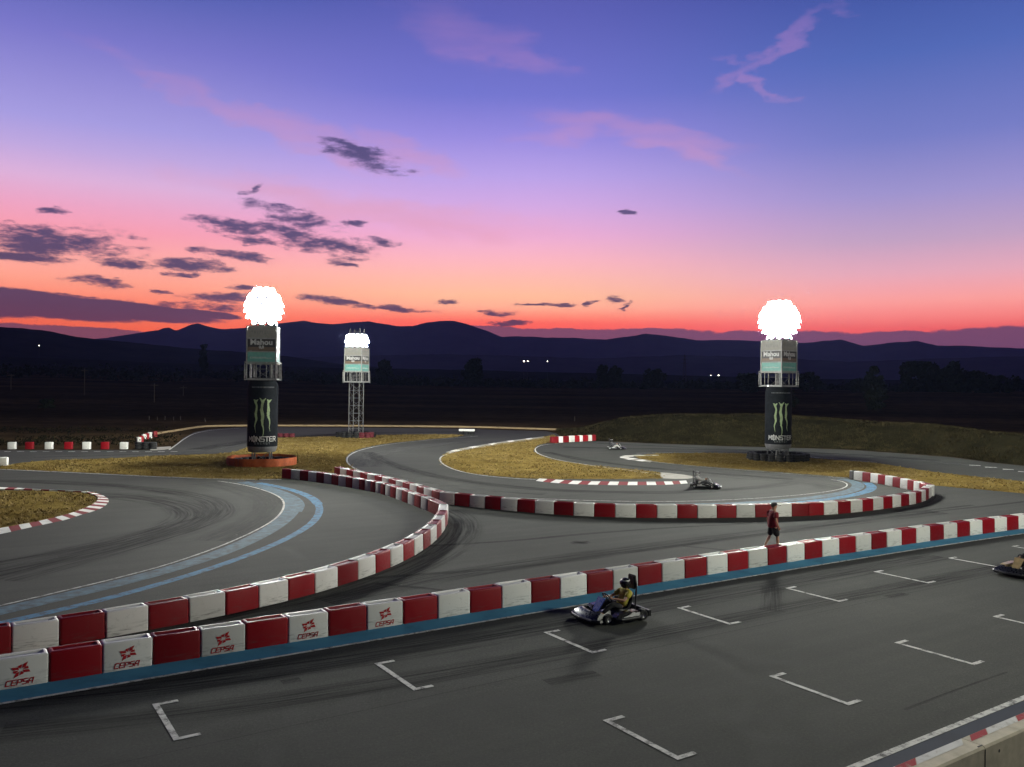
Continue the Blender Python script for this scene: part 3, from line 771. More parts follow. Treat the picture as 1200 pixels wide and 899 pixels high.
kerb('kerb', [(176,527.8),(190,527.3),(201,525.8)], [(176,524.8),(188,524.6),(200,523.8)], 4, [M['kerb_plain']])
kerb('kerb', [(774,560.5),(800,561.5),(815,560)], [(774,554.5),(795,556.5),(812,559)], 3, [M['kerb_plain']])
# pale edging along the far road
mb = MB(); ps = catmull(px([(182,509.2),(205,505.5),(235,501),(262,499.8),(330,499.5),(450,500),(560,501.3),(652,504)]), 6)
for i, p in enumerate(ps):
    mb.v += [(p.x, p.y, -0.02), (p.x, p.y, 0.20), (p.x, p.y + 0.35, 0.22), (p.x, p.y + 0.5, -0.03)]
for i in range(len(ps) - 1):
    for k in range(3): mb.f.append([4 * i + k, 4 * i + 4 + k, 4 * i + 5 + k, 4 * i + 1 + k]); mb.mi.append(0)
tag(mb.build('road_kerb', M['verge_edge']), kind='structure')

# ------------------------------------------------------------------ lettering: a small set of strokes (x right, z up, unit height)
STROKE = {'A': [[(0,0),(0,.7),(.25,1),(.7,1),(.7,0)],[(0,.42),(.7,.42)]], 'C': [[(.7,1),(.12,1),(0,.88),(0,.12),(.12,0),(.7,0)]], 'E': [[(.7,1),(.1,1),(0,.9),(0,.1),(.1,0),(.7,0)],[(0,.5),(.62,.5)]],
 'P': [[(0,0),(0,1),(.6,1),(.7,.9),(.7,.52),(.6,.42),(0,.42)]], 'S': [[(.7,1),(.1,1),(0,.9),(0,.6),(.1,.5),(.6,.5),(.7,.4),(.7,.1),(.6,0),(0,0)]],
 'M': [[(0,0),(.05,1),(.4,.35),(.75,1),(.8,0)]], 'O': [[(0,.1),(0,.9),(.2,1),(.5,1),(.7,.9),(.7,.1),(.5,0),(.2,0),(0,.1)],[(.35,1.2),(.35,-.15)]], 'N': [[(0,0),(0,1),(.7,0),(.7,1)]],
 'T': [[(0,1),(.7,1)],[(.35,1),(.35,0)]], 'R': [[(0,0),(0,1),(.6,1),(.7,.85),(.6,.5),(0,.5)],[(.35,.5),(.72,0)]], 'G': [[(.7,.9),(.55,1),(.1,1),(0,.85),(0,.15),(.1,0),(.7,0),(.7,.5),(.4,.5)]],
 'Y': [[(0,1),(.35,.5),(.7,1)],[(.35,.5),(.35,0)]]}
def strokes(txt, size, thick, gap=0.28, shear=0.0):
    """flat quads [(4 points)] in (x,z), centred"""
    quads = []; x = 0
    for ch in txt:
        if ch == ' ': x += 0.5; continue
        for pl in STROKE[ch]:
            for a, b_ in zip(pl, pl[1:]):
                a = Vector((a[0] + x, a[1])); b2 = Vector((b_[0] + x, b_[1]))
                d = (b2 - a).normalized() * thick / 2; n_ = Vector((-d.y, d.x))
                quads.append([a - d - n_, b2 + d - n_, b2 + d + n_, a - d + n_])
        x += (0.8 if ch == 'M' else 0.7) + gap
    W = x - gap
    return [[((p.x - W / 2 + (p.y - .5) * shear) * size, (p.y - .5) * size) for p in q] for q in quads]

def font_mesh(txt, size, bold=0.0):
    cu = bpy.data.curves.new('lettering', 'FONT'); cu.body = txt; cu.size = size; cu.align_x = 'CENTER'; cu.align_y = 'CENTER'; cu.offset = bold; cu.resolution_u = 3
    ob = bpy.data.objects.new('lettering', cu); COL.objects.link(ob)
    dg = bpy.context.evaluated_depsgraph_get(); me = bpy.data.meshes.new_from_object(ob.evaluated_get(dg))
    vs = [(v.co.x, v.co.y) for v in me.vertices]; fs = [tuple(p.vertices) for p in me.polygons]
    bpy.data.objects.remove(ob); bpy.data.curves.remove(cu); bpy.data.meshes.remove(me)
    return vs, fs

# ------------------------------------------------------------------ barrier blocks
def block_mesh(name, mat, L=0.985, W=0.45, Hh=0.60):
    bm = bmesh.new(); bmesh.ops.create_cube(bm, size=1)
    for v in bm.verts:
        v.co = Vector((v.co.x * L, v.co.y * W * (0.94 if v.co.z > 0 else 1.0), (v.co.z + .5) * Hh))
    es = [e for e in bm.edges if max(e.verts[0].co.z, e.verts[1].co.z) > 0.1]
    bmesh.ops.bevel(bm, geom=es, offset=0.045, segments=3, profile=0.5, affect='EDGES')
    tops = [f for f in bm.faces if f.normal.z > 0.99 and f.calc_area() > 0.1]
    r_ = bmesh.ops.inset_individual(bm, faces=tops, thickness=0.045, depth=0)
    r_ = bmesh.ops.inset_individual(bm, faces=tops, thickness=0.03, depth=-0.035)
    # shallow rebate round the foot
    me = bpy.data.meshes.new(name); bm.to_mesh(me); bm.free()
    me.materials.append(mat); me.shade_smooth(); me.set_sharp_from_angle(angle=R(35))
    return me
BW, BR = block_mesh('barrier_block', M['bar_white']), block_mesh('barrier_block', M['bar_red'])
mb = MB(); mb.lathe([(0.001, 0.028), (0.045, 0.028), (0.05, 0.02), (0.05, -0.01)], 14)
cap_me = mb.build('filler_cap', M['black'], smooth=40); CAPM = cap_me.data; bpy.data.objects.remove(cap_me)
mb = MB()
for q in strokes('CEPSA', 0.10, 0.20, 0.30, 0.28): mb.prism(q, -0.004, 0.0)
lt = mb.build('lettering', M['print_red']); LETM = lt.data; bpy.data.objects.remove(lt)
mb = MB()
arm = [(0.012, 0.03), (0.045, 0.055), (0.075, 0.175), (0.02, 0.125), (-0.018, 0.085), (-0.03, 0.045), (-0.012, 0.012)]
arm2 = [(0.012,0.012),(0.05,0.02),(0.062,0.06),(0.055,0.085),(0.03,0.06)]
for k in range(4):
    c_, s_ = math.cos(k * PI / 2), math.sin(k * PI / 2)
    sh = lambda x, z: ((x * c_ - z * s_) * 1.18 + 0.30 * (x * s_ + z * c_), (x * s_ + z * c_) * 0.94)
    mb.prism([sh(x, z) for x, z in [(0.009, 0.032), (0.058, 0.056), (0.066, 0.158), (0.009, 0.122)]], -0.004, 0.0)
    mb.prism([sh(x, z) for x, z in [(-0.009, 0.032), (-0.009, 0.112), (-0.062, 0.092), (-0.056, 0.056)]], -0.004, 0.0)
lt = mb.build('emblem', M['print_red']); EMBM = lt.data; bpy.data.objects.remove(lt)

ONES = ['', 'first', 'second', 'third', 'fourth', 'fifth', 'sixth', 'seventh', 'eighth', 'ninth', 'tenth', 'eleventh', 'twelfth', 'thirteenth', 'fourteenth', 'fifteenth', 'sixteenth', 'seventeenth', 'eighteenth', 'nineteenth']
def ordinal(n):
    if n < 20: return ONES[n]
    tens = {2: ('twenty', 'twentieth'), 3: ('thirty', 'thirtieth'), 4: ('forty', 'fortieth'), 5: ('fifty', 'fiftieth'), 6: ('sixty', 'sixtieth')}[n // 10]
    return tens[1] if n % 10 == 0 else tens[0] + '-' + ONES[n % 10]
def place_block(a, b_, red, label, group, extras=None, back=0.225, zs=1.0, Wd=None):
    """a, b_: foot of the camera-side face, left to right"""
    d = (b_ - a); L = d.length; d.normalize(); n_ = Vector((-d.y, d.x, 0))
    c = (a + b_) / 2 + n_ * back
    o = bpy.data.objects.new('barrier_block', BR if red else BW); COL.objects.link(o)
    o.location = (c.x, c.y, 0.004); o.rotation_euler = (0, 0, math.atan2(d.y, d.x) + random.uniform(-.02, .02)); o.scale = (L / 0.995, 1, zs * random.uniform(0.985, 1.015))
    tag(o, label, 'barrier', group)
    if extras:
        for nm, me, loc in extras:
            e = bpy.data.objects.new(nm, me); COL.objects.link(e); e.parent = o; e.location = loc
    return o
GA = 'red and white plastic barrier blocks in the straight row'
capx = lambda: ('filler_cap', CAPM, (0.33, 0.0, 0.553))
for i in range(len(Aw) - 1):
    k = i - 2                      # boundary index in the survey list
    red = (k % 2 == 0)
    ex = []
    logo = (not red) and k in (-1, 1, 3, 5, 7)
    if logo: ex = [('emblem', EMBM, (0.0, -0.2225, 0.345)), ('lettering', LETM, (-0.02, -0.2275, 0.105))]
    elif not red and k > 8: ex = [capx()]
    n = i + 1
    if i == 0: n = 1
    if logo:
        lab = 'white barrier block with red star emblem and red lettering, %s from left in straight row' % ordinal(n)
    else:
        lab = '%s block, %s from left in straight barrier row along the blue verge' % ('glossy red plastic' if red else 'scuffed white plastic', ordinal(n))
    place_block(Aw[i], Aw[i + 1], red, lab, GA, ex)

# curved row B (runs in from the left edge, round the bend, back to the tower)
Bnear = [(-45,774.5),(10.5,766),(69,758),(123,749),(175.3,738.7),(222.5,730),(266.7,721),(305,712.5),(341,704.7),(371,696),(398,687.5),(421.7,679),(442.8,672),(459.7,665.5),(474.3,658),(487,651),(498,644.6),(506,639),(513.5,632),(518.5,626.5),(522.5,620.5),(524.5,613.5)]
Bfarx = [135,185,235,275,318,357,400,432,472,510,545,575,603,630,657,678,705,733,768,797,833,867,900]
Bfary = np.interp([300 + q / 4.496 for q in Bfarx], [330,353,373.4,389,404.5,421,440,456,478,499], [560.5,562.5,565,567.6,570.4,573.4,577,581.5,590,598.5])
Bfar = [(300 + q / 4.496, float(y)) for q, y in zip(Bfarx, Bfary)]
nearw = smooth_pts(px(Bnear), 4); farw = smooth_pts(px(Bfar), 4)
# centre line: shift faces away from the camera by half a block
def shift(ps, d):
    out = []
    for i, p in enumerate(ps):
        a = ps[max(0, i - 1)]; b_ = ps[min(len(ps) - 1, i + 1)]; dr = (b_ - a).normalized(); n_ = Vector((-dr.y, dr.x, 0))
        out.append(p + n_ * d)
    return out
nc = shift(nearw, 0.22); fc = shift(farw, 0.22)
gap_pts = resample(catmull([nc[-2], nc[-1], nc[-1].lerp(fc[-1], .5) + Vector((0.35, 0.2, 0)), fc[-1], fc[-2]], 8), 60)
# bridge between the two strings with two blocks
bridge = resample([p for p in catmull([nc[-1], nc[-1].lerp(fc[-1], .5) + Vector((0.30, 0.15, 0)), fc[-1]], 8)], 2)
seq = nc + bridge[1:-1] + fc[::-1]
GB = 'red and white plastic barrier blocks in the curved row'
for i in range(len(seq) - 1):
    red = i % 2 == 0
    a, b_ = seq[i], seq[i + 1]
    if (b_ - a).x < 0: a, b_ = b_, a
    lab = '%s barrier block, %s from left edge along the curved row round the bend' % ('red plastic' if red else 'white plastic', ordinal(i + 1))
    place_block(a, b_, red, lab, GB, [capx()] if (not red and i % 4 == 1) else None, back=0.0)

# row C (from behind row B, along the middle, hairpin at right)
Cfront = [(514.5,590.2),(533,592.6),(550.5,594),(567.5,595.8),(585.5,597.7),(605,599.6),(625,601.5),(647.5,603.2),(671,604.7),(696,605.8),(720.5,606.6),(746,607.1),(770.5,607.3),(794,607.4),(817.5,607.4),(840.8,607.3),(863,607),(885.8,606.5),(907,606),(929.2,605.3),(950.8,604.8),(966.7,604),(983.8,602.6),(998.3,601.2),(1012.5,599.7),(1024.5,598.2),(1036.3,596.7),(1046.2,595.2),(1057,593.6),(1066.7,592),(1075.8,590.3),(1081.7,588.7),(1086.5,587),(1090,584.8),(1092,582)]
Cback = [(1000,562.3),(1010,563.6),(1021,565.2),(1028,566.6),(1036.7,568.4),(1045,570),(1055.6,571.8),(1063,573.5),(1071,575.3),(1077,576.8),(1083,578.5)]
Cleft = [(391,557.5),(399,559.5),(410,562),(424,565),(440,568.5),(456,572.3),(472,577),(486,581.5),(500,586),(514.5,590.2)]
cf = smooth_pts(px(Cfront), 4); cb = smooth_pts(px(Cback), 2); cl = smooth_pts(px(Cleft), 2)
cl = resample(catmull(cl, 4), max(2, round(length(cl) / 0.98)))
GC = 'red and white plastic barrier blocks in the middle row and its hairpin'
n = 0
reds = {}
cseq = []
for a, b_ in zip(cl, cl[1:]): cseq.append((a, b_, None))
nl = len(cseq)
for i, (a, b_) in enumerate(zip(cf, cf[1:])):
    red = (i % 2 == 1) if i <= 19 else (i % 2 == 0)
    cseq.append((a, b_, red))
for i in range(nl): 
    a, b_, _ = cseq[i]; cseq[i] = (a, b_, (nl - i) % 2 == 1)
# colours: 514-533 white, 533-550 red ...; a double red at 929-967
for i, (a, b_, red) in enumerate(cseq):
    lab = '%s barrier block, %s from left in the middle row below the far kart' % ('red plastic' if red else 'white plastic', ordinal(i + 1))
    place_block(a, b_, red, lab, GC)
tip = resample([cf[-1] + Vector((-0.02, 0.25, 0)), cf[-1].lerp(cb[-1], .5) + Vector((0.25, 0.2, 0)), cb[-1] + Vector((0.05, 0.2, 0))], 2)
cbk = list(zip(cb, cb[1:]))
for i, (a, b_) in enumerate(cbk):
    red = i % 2 == 1
    lab = '%s barrier block, %s from the black end piece on the hairpin return' % ('red plastic' if red else 'white plastic', ordinal(i + 1))
    place_block(a, b_, red, lab, GC)
for i, (a, b_) in enumerate(zip(tip, tip[1:])):
    place_block(a, b_, i == 1, '%s barrier block at the very tip of the right hairpin' % ('red plastic' if i == 1 else 'white plastic'), GC, back=0.0)
BB = block_mesh('barrier_block', M['black'])
def black_block(a, b_, label):
    o = place_block(a, b_, True, label, GC); o.data = BB; return o
black_block(g(995, 561.6), g(1000, 562.3) + Vector((-.02, 0, 0)), 'black end block closing the hairpin return beside the dry grass')

# short far row D
Db = [(500 + q / 4) for q in (590, 620, 640, 668, 695, 718, 733, 758, 776, 795)]
dw = [g(x, 519.4 - (x - 647) * 0.055) for x in Db]
for i, (a, b_) in enumerate(zip(dw, dw[1:])):
    place_block(a, b_, i % 2 == 0, '%s block, %s from left in the short row below the grassy bank' % ('red plastic barrier' if i % 2 == 0 else 'white plastic barrier', ordinal(i + 1)), 'red and white barrier blocks below the grassy bank', zs=1.12)
# spaced blocks at far left
for i, x in enumerate((8.5, 29, 52, 75, 96.2, 117.7, 140)):
    a, b_ = g(x, 526.6), g(x + 8.8, 526.6)
    place_block(a, b_, i % 2 == 1, '%s block standing alone, %s from left edge of the far road' % ('red plastic barrier' if i % 2 else 'white plastic barrier', ordinal(i + 1)), 'spaced barrier blocks beside the far left road', zs=1.05)
# receding pinkish blocks by the far left corner
for i, (x, y) in enumerate(((161, 520.5), (164, 518.5), (167.2, 516.7), (170.5, 515.2), (174, 513.9), (180, 512.6))):
    a, b_ = g(x, y), g(x + 4.6, y - 0.15)
    place_block(a, b_, i % 2 == 1, '%s block, %s from the tyre heap in the receding far left row' % ('faded red barrier' if i % 2 else 'white barrier', ordinal(i + 1)), 'receding barrier blocks at the far left corner', zs=1.1)
place_block(g(-9, 546.2), g(8, 546), False, 'white barrier block cut off by the left edge on the dry grass strip', 'barrier block at the left edge')

# ------------------------------------------------------------------ tyres
mb = MB()
prof = [(0.17, -0.085), (0.24, -0.105), (0.31, -0.09), (0.325, -0.05), (0.325, 0.05), (0.31, 0.09), (0.24, 0.105), (0.17, 0.085), (0.155, 0), (0.17, -0.085)]
mb.lathe(prof, 20); tmp = mb.build('tyre', M['tyre'], smooth=40); TYRE = tmp.data; bpy.data.objects.remove(tmp)
TYRE_R = TYRE.copy(); TYRE_R.materials.clear(); TYRE_R.materials.append(M['tyre_red'])
def tyre_at(parent, x, y, z, red=False):
    o = bpy.data.objects.new('tyre', TYRE_R if red else TYRE); COL.objects.link(o); o.parent = parent
    o.location = (x, y, z); o.rotation_euler = (random.uniform(-.05, .05), random.uniform(-.05, .05), random.uniform(0, 6))
def tyre_ring(loc, rad, label, belt=None, high=2, red_arc=None, group='tyre rings round the light towers'):
    th_ = thing('tyre_barrier', label, 'tyre barrier', loc, 0, group)
    n = int(2 * PI * rad / 0.665)
    for i in range(n):
        a = 2 * PI * i / n
        red = red_arc is not None and red_arc[0] <= (a % (2 * PI)) <= red_arc[1]
        for k in range(high):
            rr = rad + random.uniform(-.03, .03)
            tyre_at(th_, rr * math.cos(a), rr * math.sin(a), 0.11 + 0.212 * k, red)
    if belt:
        mb = MB(); ro = rad + 0.37; nn_ = 72
        mb.lathe([(ro, 0.02), (ro + 0.012, 0.2), (ro, 0.60), (ro - 0.02, 0.60), (ro - 0.008, 0.2), (ro - 0.02, 0.02), (ro, 0.02)], nn_)
        for i, v in enumerate(mb.v):
            a = math.atan2(v[1], v[0]); k = 1 + 0.012 * math.sin(a * n) + 0.02 * mnoise.noise(Vector((math.cos(a) * 2, math.sin(a) * 2, 0)))
            mb.v[i] = (v[0] * k, v[1] * k, v[2] + 0.03 * mnoise.noise(Vector((math.cos(a) * 3, math.sin(a) * 3, v[2]))))
        mb.build('belt', M[belt], th_, smooth=40)
        mb = MB()
        for a in (-2.0, -0.9, 0.6, 2.2): mb.box(((ro + 0.02) * math.cos(a), (ro + 0.02) * math.sin(a), 0.32), (0.03, 0.03, 0.5))
        mb.build('belt_joint', M['dark_steel'], th_)
    return th_

# ------------------------------------------------------------------ light towers
def flood_proto():
    mb = MB()
    mb.lathe([(0.02, -0.20), (0.13, -0.19), (0.20, -0.10), (0.27, 0.04), (0.285, 0.06), (0.275, 0.065), (0.265, 0.045)], 18)
    o1 = mb.build('floodlight', M['dark_steel'], smooth=40)
    mb = MB(); mb.add([(0, 0, 0.047)] + [(0.262 * math.cos(2 * PI * i / 14), 0.262 * math.sin(2 * PI * i / 14), 0.047) for i in range(14)], [(0, 1 + i, 1 + (i + 1) % 14) for i in range(14)])
    o2 = mb.build('lens', M['lamp'])
    me = (o1.data, o2.data); bpy.data.objects.remove(o1); bpy.data.objects.remove(o2)
    return me
FLH, FLL = flood_proto()
FLL_NEAR = FLL.copy(); FLL_NEAR.materials.clear(); FLL_NEAR.materials.append(M['lamp_near'])
FLL_FAR = FLL.copy(); FLL_FAR.materials.clear(); FLL_FAR.materials.append(M['lamp_far'])
def bent(vs, rad, a0, proud=0.012, zc=0.0):
    """wrap flat (x,z) points round a can of radius rad; facing -y at a0=0"""
    out = []
    for x, z in vs:
        a = -PI / 2 + a0 + x / rad
        out.append(((rad + proud) * math.cos(a), (rad + proud) * math.sin(a), z + zc))
    return out
def tower(loc, rz, label, can=True, can_rot=0.0, lens=None, tiers=(0.85, 1.18, 1.32, 1.3, 1.12, 0.75), group='floodlight towers', pilot=False):  # default tiers swell into a ball of added lamps, shaped like their glare
    T = thing('floodlight_tower', label, 'light tower', loc, rz, group)
    lens = lens or FLL
    # lattice mast
    mb = MB(); s_ = 0.62; top = 12.6
    for sx in (-1, 1):
        for sy in (-1, 1): mb.bar((sx * s_, sy * s_, 0), (sx * s_, sy * s_, top), 0.055, 6)
    for i in range(14):
        z0, z1 = 0.15 + i * 0.88, 0.15 + (i + 1) * 0.88
        cs = [(-s_, -s_), (s_, -s_), (s_, s_), (-s_, s_)]
        for k in range(4):
            a, b_ = cs[k], cs[(k + 1) % 4]
            mb.bar((*a, z0), (*b_, z0), 0.025, 4)
            mb.bar((*(a if i % 2 else b_), z0), (*(b_ if i % 2 else a), z1), 0.022, 4)
    mb.build('mast', M['mast_steel'], T, smooth=40)
    mb = MB(); mb.box((0, 0, 0.12), (1.9, 1.9, 0.3))
    mb.build('base_plate', M['concrete'], T, bevel=0.03)
    # cage frame carrying the signs
    a = 1.05
    zl = [6.45, 7.58, 8.48, 9.46, 10.35]
    mb = MB()
    for sx in (-1, 1):
        for sy in (-1, 1): mb.box((sx * a, sy * a, (zl[0] + zl[-1]) / 2), (0.09, 0.09, zl[-1] - zl[0]))
    for z in zl:
        for sgn in (-1, 1):
            mb.box((0, sgn * a, z), (2 * a - 0.1, 0.08, 0.08)); mb.box((sgn * a, 0, z), (0.08, 2 * a - 0.1, 0.08))
    b2 = 1.16
    for z in (zl[0] - 0.06, zl[1] + 0.1):
        for sgn in (-1, 1):
            mb.box((0, sgn * b2, z), (2 * b2 + 0.07, 0.07, 0.07)); mb.box((sgn * b2, 0, z), (0.07, 2 * b2 - 0.08, 0.07))
    for sx in (-1, 1):
        for sy in (-1, 1): mb.box((sx * b2, sy * b2, (zl[0] + zl[1]) / 2), (0.068, 0.068, 1.12))
    for sgn in (-1, 1):
        for x in (-0.75, -0.36, 0.36, 0.75): mb.box((x, sgn * (a - 0.12), (zl[0] + zl[1]) / 2), (0.045, 0.045, 1.1))
    mb.build('sign_frame', M['white_steel'], T)
    # platform floor inside the cage
    mb = MB(); mb.box((0, 0, zl[0] + 0.05), (2.0, 2.0, 0.03)); mb.build('platform', M['dark_steel'], T)
    for face in range(4):
        Rm = Matrix.Rotation(face * PI / 2, 4, 'Z')
        def panel(z0, z1, mat, name='sign_panel'):
            mb = MB(); mb.box((0, -a, (z0 + z1) / 2), (2 * a - 0.14, 0.03, z1 - z0 - 0.10), mat=Rm)
            return mb.build(name, mat, T)
        if face == 1 and not can: pass
        p3 = panel(zl[3], zl[4], M['sign_cream'])
        rr = random.Random(11); mb = MB(); x = -0.72       # unreadable dark capitals
        while x < 0.72:
            w_ = rr.uniform(0.05, 0.12)
            mb.box((x + w_ / 2, -a - 0.018, 9.90), (0.03, 0.006, 0.20), mat=Rm)
            mb.box((x + w_ / 2 + 0.03, -a - 0.018, 9.90 + rr.choice((-.085, 0, .085))), (w_, 0.005, 0.03), mat=Rm); x += w_ + 0.10
        mb.build('lettering', M['print_grey'], p3)
        p2 = panel(zl[2], zl[3], M['sign_black'])
        mb = MB(); mb.box((0, -a - 0.017, zl[2] + 0.20), (2 * a - 0.18, 0.006, 0.26), mat=Rm); mb.build('sign_band', M['sign_brown'], p2)
        vs, fs = font_mesh('Mahou', 0.56, 0.02)
        mb = MB(); mb.add([(x_ * 1.05, -a - 0.024, z_ + 9.16) for x_, z_ in vs], fs, mat=Rm)
        vs, fs = font_mesh('0,0', 0.30, 0.012); mb.add([(x_, -a - 0.026, z_ + 8.80) for x_, z_ in vs], fs, mat=Rm)
        mb.build('lettering', M['print_white'], p2)
        p1 = panel(zl[1], zl[2], M['sign_teal'])
        rr = random.Random(5); mb = MB(); x = -0.66        # unreadable pale script
        mb.bar((Rm @ Vector((-0.8, -a - 0.02, 8.02))), (Rm @ Vector((-0.72, -a - 0.02, 8.10))), 0.012, 4); mb.bar((Rm @ Vector((-0.8, -a - 0.02, 8.02))), (Rm @ Vector((-0.72, -a - 0.02, 7.94))), 0.012, 4)
        while x < 0.25:
            mb.torus(0.055, 0.015, 10, 4, mat=Rm @ Matrix.Translation((x + .05, -a - 0.014, 8.02)) @ Matrix.Rotation(PI / 2, 4, 'X')); x += 0.145
        for k in range(7): mb.box((0.36 + k * 0.065, -a - 0.018, 7.99), (0.03, 0.006, 0.08), mat=Rm)
        mb.build('lettering', M['print_white'], p1)
    # giant drinks can round the lower mast
    if can:
        rc = 1.11
        mb = MB(); mb.lathe([(0.98, 6.34), (0.98, 6.28), (rc - 0.08, 6.16), (rc, 5.95), (rc, 1.42), (rc - 0.004, 1.40)], 48)
        cn = mb.build('drinks_can', M['can'], T, smooth=50)
        mb = MB(); mb.lathe([(rc - 0.006, 1.41), (rc - 0.02, 1.30), (rc - 0.12, 1.02), (rc - 0.16, 0.98), (rc - 0.3, 0.98)], 48)
        mb.build('can_rim', M['can_silver'], cn, smooth=50)
        rrn = random.Random(2)
        mb = MB()
        for cx, z1, lean in ((-0.50, 2.45, 0.04), (0.0, 2.15, -0.05), (0.47, 2.55, -0.07)):
            L_, Rr_ = [], []
            N_ = 26; zt = 4.92 + (0.10 if cx == 0 else 0)
            for i in range(N_ + 1):
                s2 = i / N_; z = zt + (z1 - zt) * s2
                wd = (0.40 * (1 - s2 / 0.08) + 0.19 * (s2 / 0.08)) if s2 < 0.08 else 0.19 * (1 - 0.25 * math.sin(s2 * 9 + cx)) * (1 - max(0, s2 - 0.35) / 0.65 * 0.85)
                if cx == 0: wd *= 1.2
                xc = cx + lean * math.sin(s2 * 5) + 0.03 * math.sin(s2 * 17 + cx * 5)
                jit = rrn.uniform(-.018, .018)
                L_.append((xc - wd / 2 + jit, z)); Rr_.append((xc + wd / 2 + jit * .5, z))
            vs = bent(L_ + Rr_, rc, can_rot - rz * 0)
            fs = [(i, i + 1, N_ + 2 + i, N_ + 1 + i) for i in range(N_)]
            mb.add(vs, fs)
        mb.build('claw_emblem', M['claw'], cn)
        mb = MB()
        for q in strokes('MONSTER', 0.335, 0.19, 0.24): 
            mb.add(bent([(x_ * 1.0, z_) for x_, z_ in q], rc, can_rot, 0.014, 1.98), [(0, 1, 2, 3)])
        mb.build('lettering', M['print_white'], cn)
        mb = MB()
        for q in strokes('ENERGY', 0.14, 0.2, 0.75): mb.add(bent(q, rc, can_rot, 0.014, 1.66), [(0, 1, 2, 3)])
        rr = random.Random(4); x = -0.85
        mb.build('lettering', M['print_grey'], cn)
        mb = MB()
        while x < 0.85:
            w_ = rr.uniform(.03, .07); mb.add(bent([(x, -.05), (x + w_, -.05), (x + w_, .05), (x, .05)], rc, can_rot, 0.012, 5.83), [(0, 1, 2, 3)]); x += w_ + .045
        mb.build('top_print', M['print_grey'], cn)
    # lamp cluster: tiers of floods round rings; extra tiers added to mimic bloom
    tz = [10.72 + 0.47 * k for k in range(len(tiers))]
    mb = MB()
    mb.bar((0, 0, 10.3), (0, 0, tz[-1] + 0.1), 0.07, 8)
    for z, rd in zip(tz, tiers):
        mb.torus(rd - 0.28, 0.035, 28, 6, mat=Matrix.Translation((0, 0, z)))
        for k in range(6): mb.bar((0, 0, z), ((rd - .28) * math.cos(k * PI / 3), (rd - .28) * math.sin(k * PI / 3), z), 0.025, 5)
    for k in range(8):
        a_ = k * PI / 4
        pts_ = [(s_ * 1.2 * math.cos(a_), s_ * 1.2 * math.sin(a_), 10.33)] + [((rd - .28) * math.cos(a_), (rd - .28) * math.sin(a_), z) for z, rd in zip(tz, tiers)]
        mb.path(pts_, 0.03, 5)
    mb.build('lamp_rack', M['white_steel'], T, smooth=40)
    for k, (z, rd) in enumerate(zip(tz, tiers)):
        nx = int(2 * PI * rd / 0.55)
        for i in range(nx):
            Rm = Matrix.Rotation(2 * PI * (i + 0.5 * (k % 2)) / nx, 4, 'Z') @ Matrix.Translation((0, -rd, z)) @ Matrix.Rotation(PI / 2 - R(24), 4, 'X')
            f = bpy.data.objects.new('floodlight', FLH); COL.objects.link(f); f.parent = T; f.matrix_local = Rm @ Matrix.Scale(0.96, 4)
            l = bpy.data.objects.new('lens', lens); COL.objects.link(l); l.parent = f
    if pilot:
        mb = MB(); mb.torus(0.03, 0.03, 10, 6, mat=Matrix.Translation((-0.2, -1.22, 6.43))); mb.build('pilot_lamp', M['pilot'], T)
    return T
def face_az(px_): return math.atan2((px_ - 600) / F, 1)
tl = g(307, 544.3); tm = g(417, 512.3); tr = g(911.5, 539)
azl, azm, azr = face_az(307), face_az(417), face_az(911.5)
def can_angle(rz, az_, extra): return -az_ - rz + extra      # turns the print toward the stand
rzl, rzm, rzr = R(8.5), R(-13.5), R(-54)
tower(tl, rzl, 'floodlight tower with giant black can and glowing lamps, standing inside the orange ring', True, can_angle(rzl, azl, R(0)))
tower(tm, rzm, 'slim floodlight tower without a can, smallest and farthest of the lit towers', False, lens=FLL_FAR, tiers=(1.15, 1.3, 1.15))
tower(tr, rzr, 'floodlight tower with giant black can, standing right behind the far karts', True, can_angle(rzr, azr, R(13)), pilot=True, tiers=(0.9, 1.32, 1.58, 1.66, 1.58, 1.32, 0.9))  # more tiers than the real rack, rounded to the outline of the glare
# the tower that lights the straight, just outside the picture
tower(Vector((26.5, 19.5, 0)), R(20), 'floodlight tower beside the main straight, beyond the right edge', True, 0.0, lens=FLL_NEAR, tiers=(1.15, 1.3, 1.15))
tyre_ring(tl + Vector((0, 0, 0)), 2.15, 'round tyre barrier wrapped in an orange belt at the left tower', 'orange')
tyre_ring(tr, 2.3, 'black tyre ring round the foot of the right tower', None, 3)
tyre_ring(tm, 2.0, 'black and dark red tyre ring round the slim far tower', None, 3, (0, 1.0) if False else (5.2, 6.29))
# loose tyre heaps
def tyre_heap(loc, n, high, label, red=False, rz=0.0, white=False):
    th_ = thing('tyre_barrier', label, 'tyre barrier', loc, rz)
    for i in range(n):
        for k in range(high): tyre_at(th_, (i - (n - 1) / 2) * 0.66, random.uniform(-.05, .05), 0.11 + .212 * k, red)
    if white:
        mb = MB(); mb.box((0, 0, .212 * high + 0.14), (n * .66, 0.62, 0.26)); mb.build('top_cover', M['bar_white'], th_, bevel=0.03)
    return th_
tyre_heap(g(171, 526.3), 3, 3, 'black tyre heap at the near end of the receding blocks')
tyre_heap(g(332, 512.2), 4, 2, 'dark red tyre heap partly behind the left can tower', True)
tyre_heap(g(547, 509.3), 3, 2, 'black tyre bundle under a white cover beside the far road', False, 0, True)

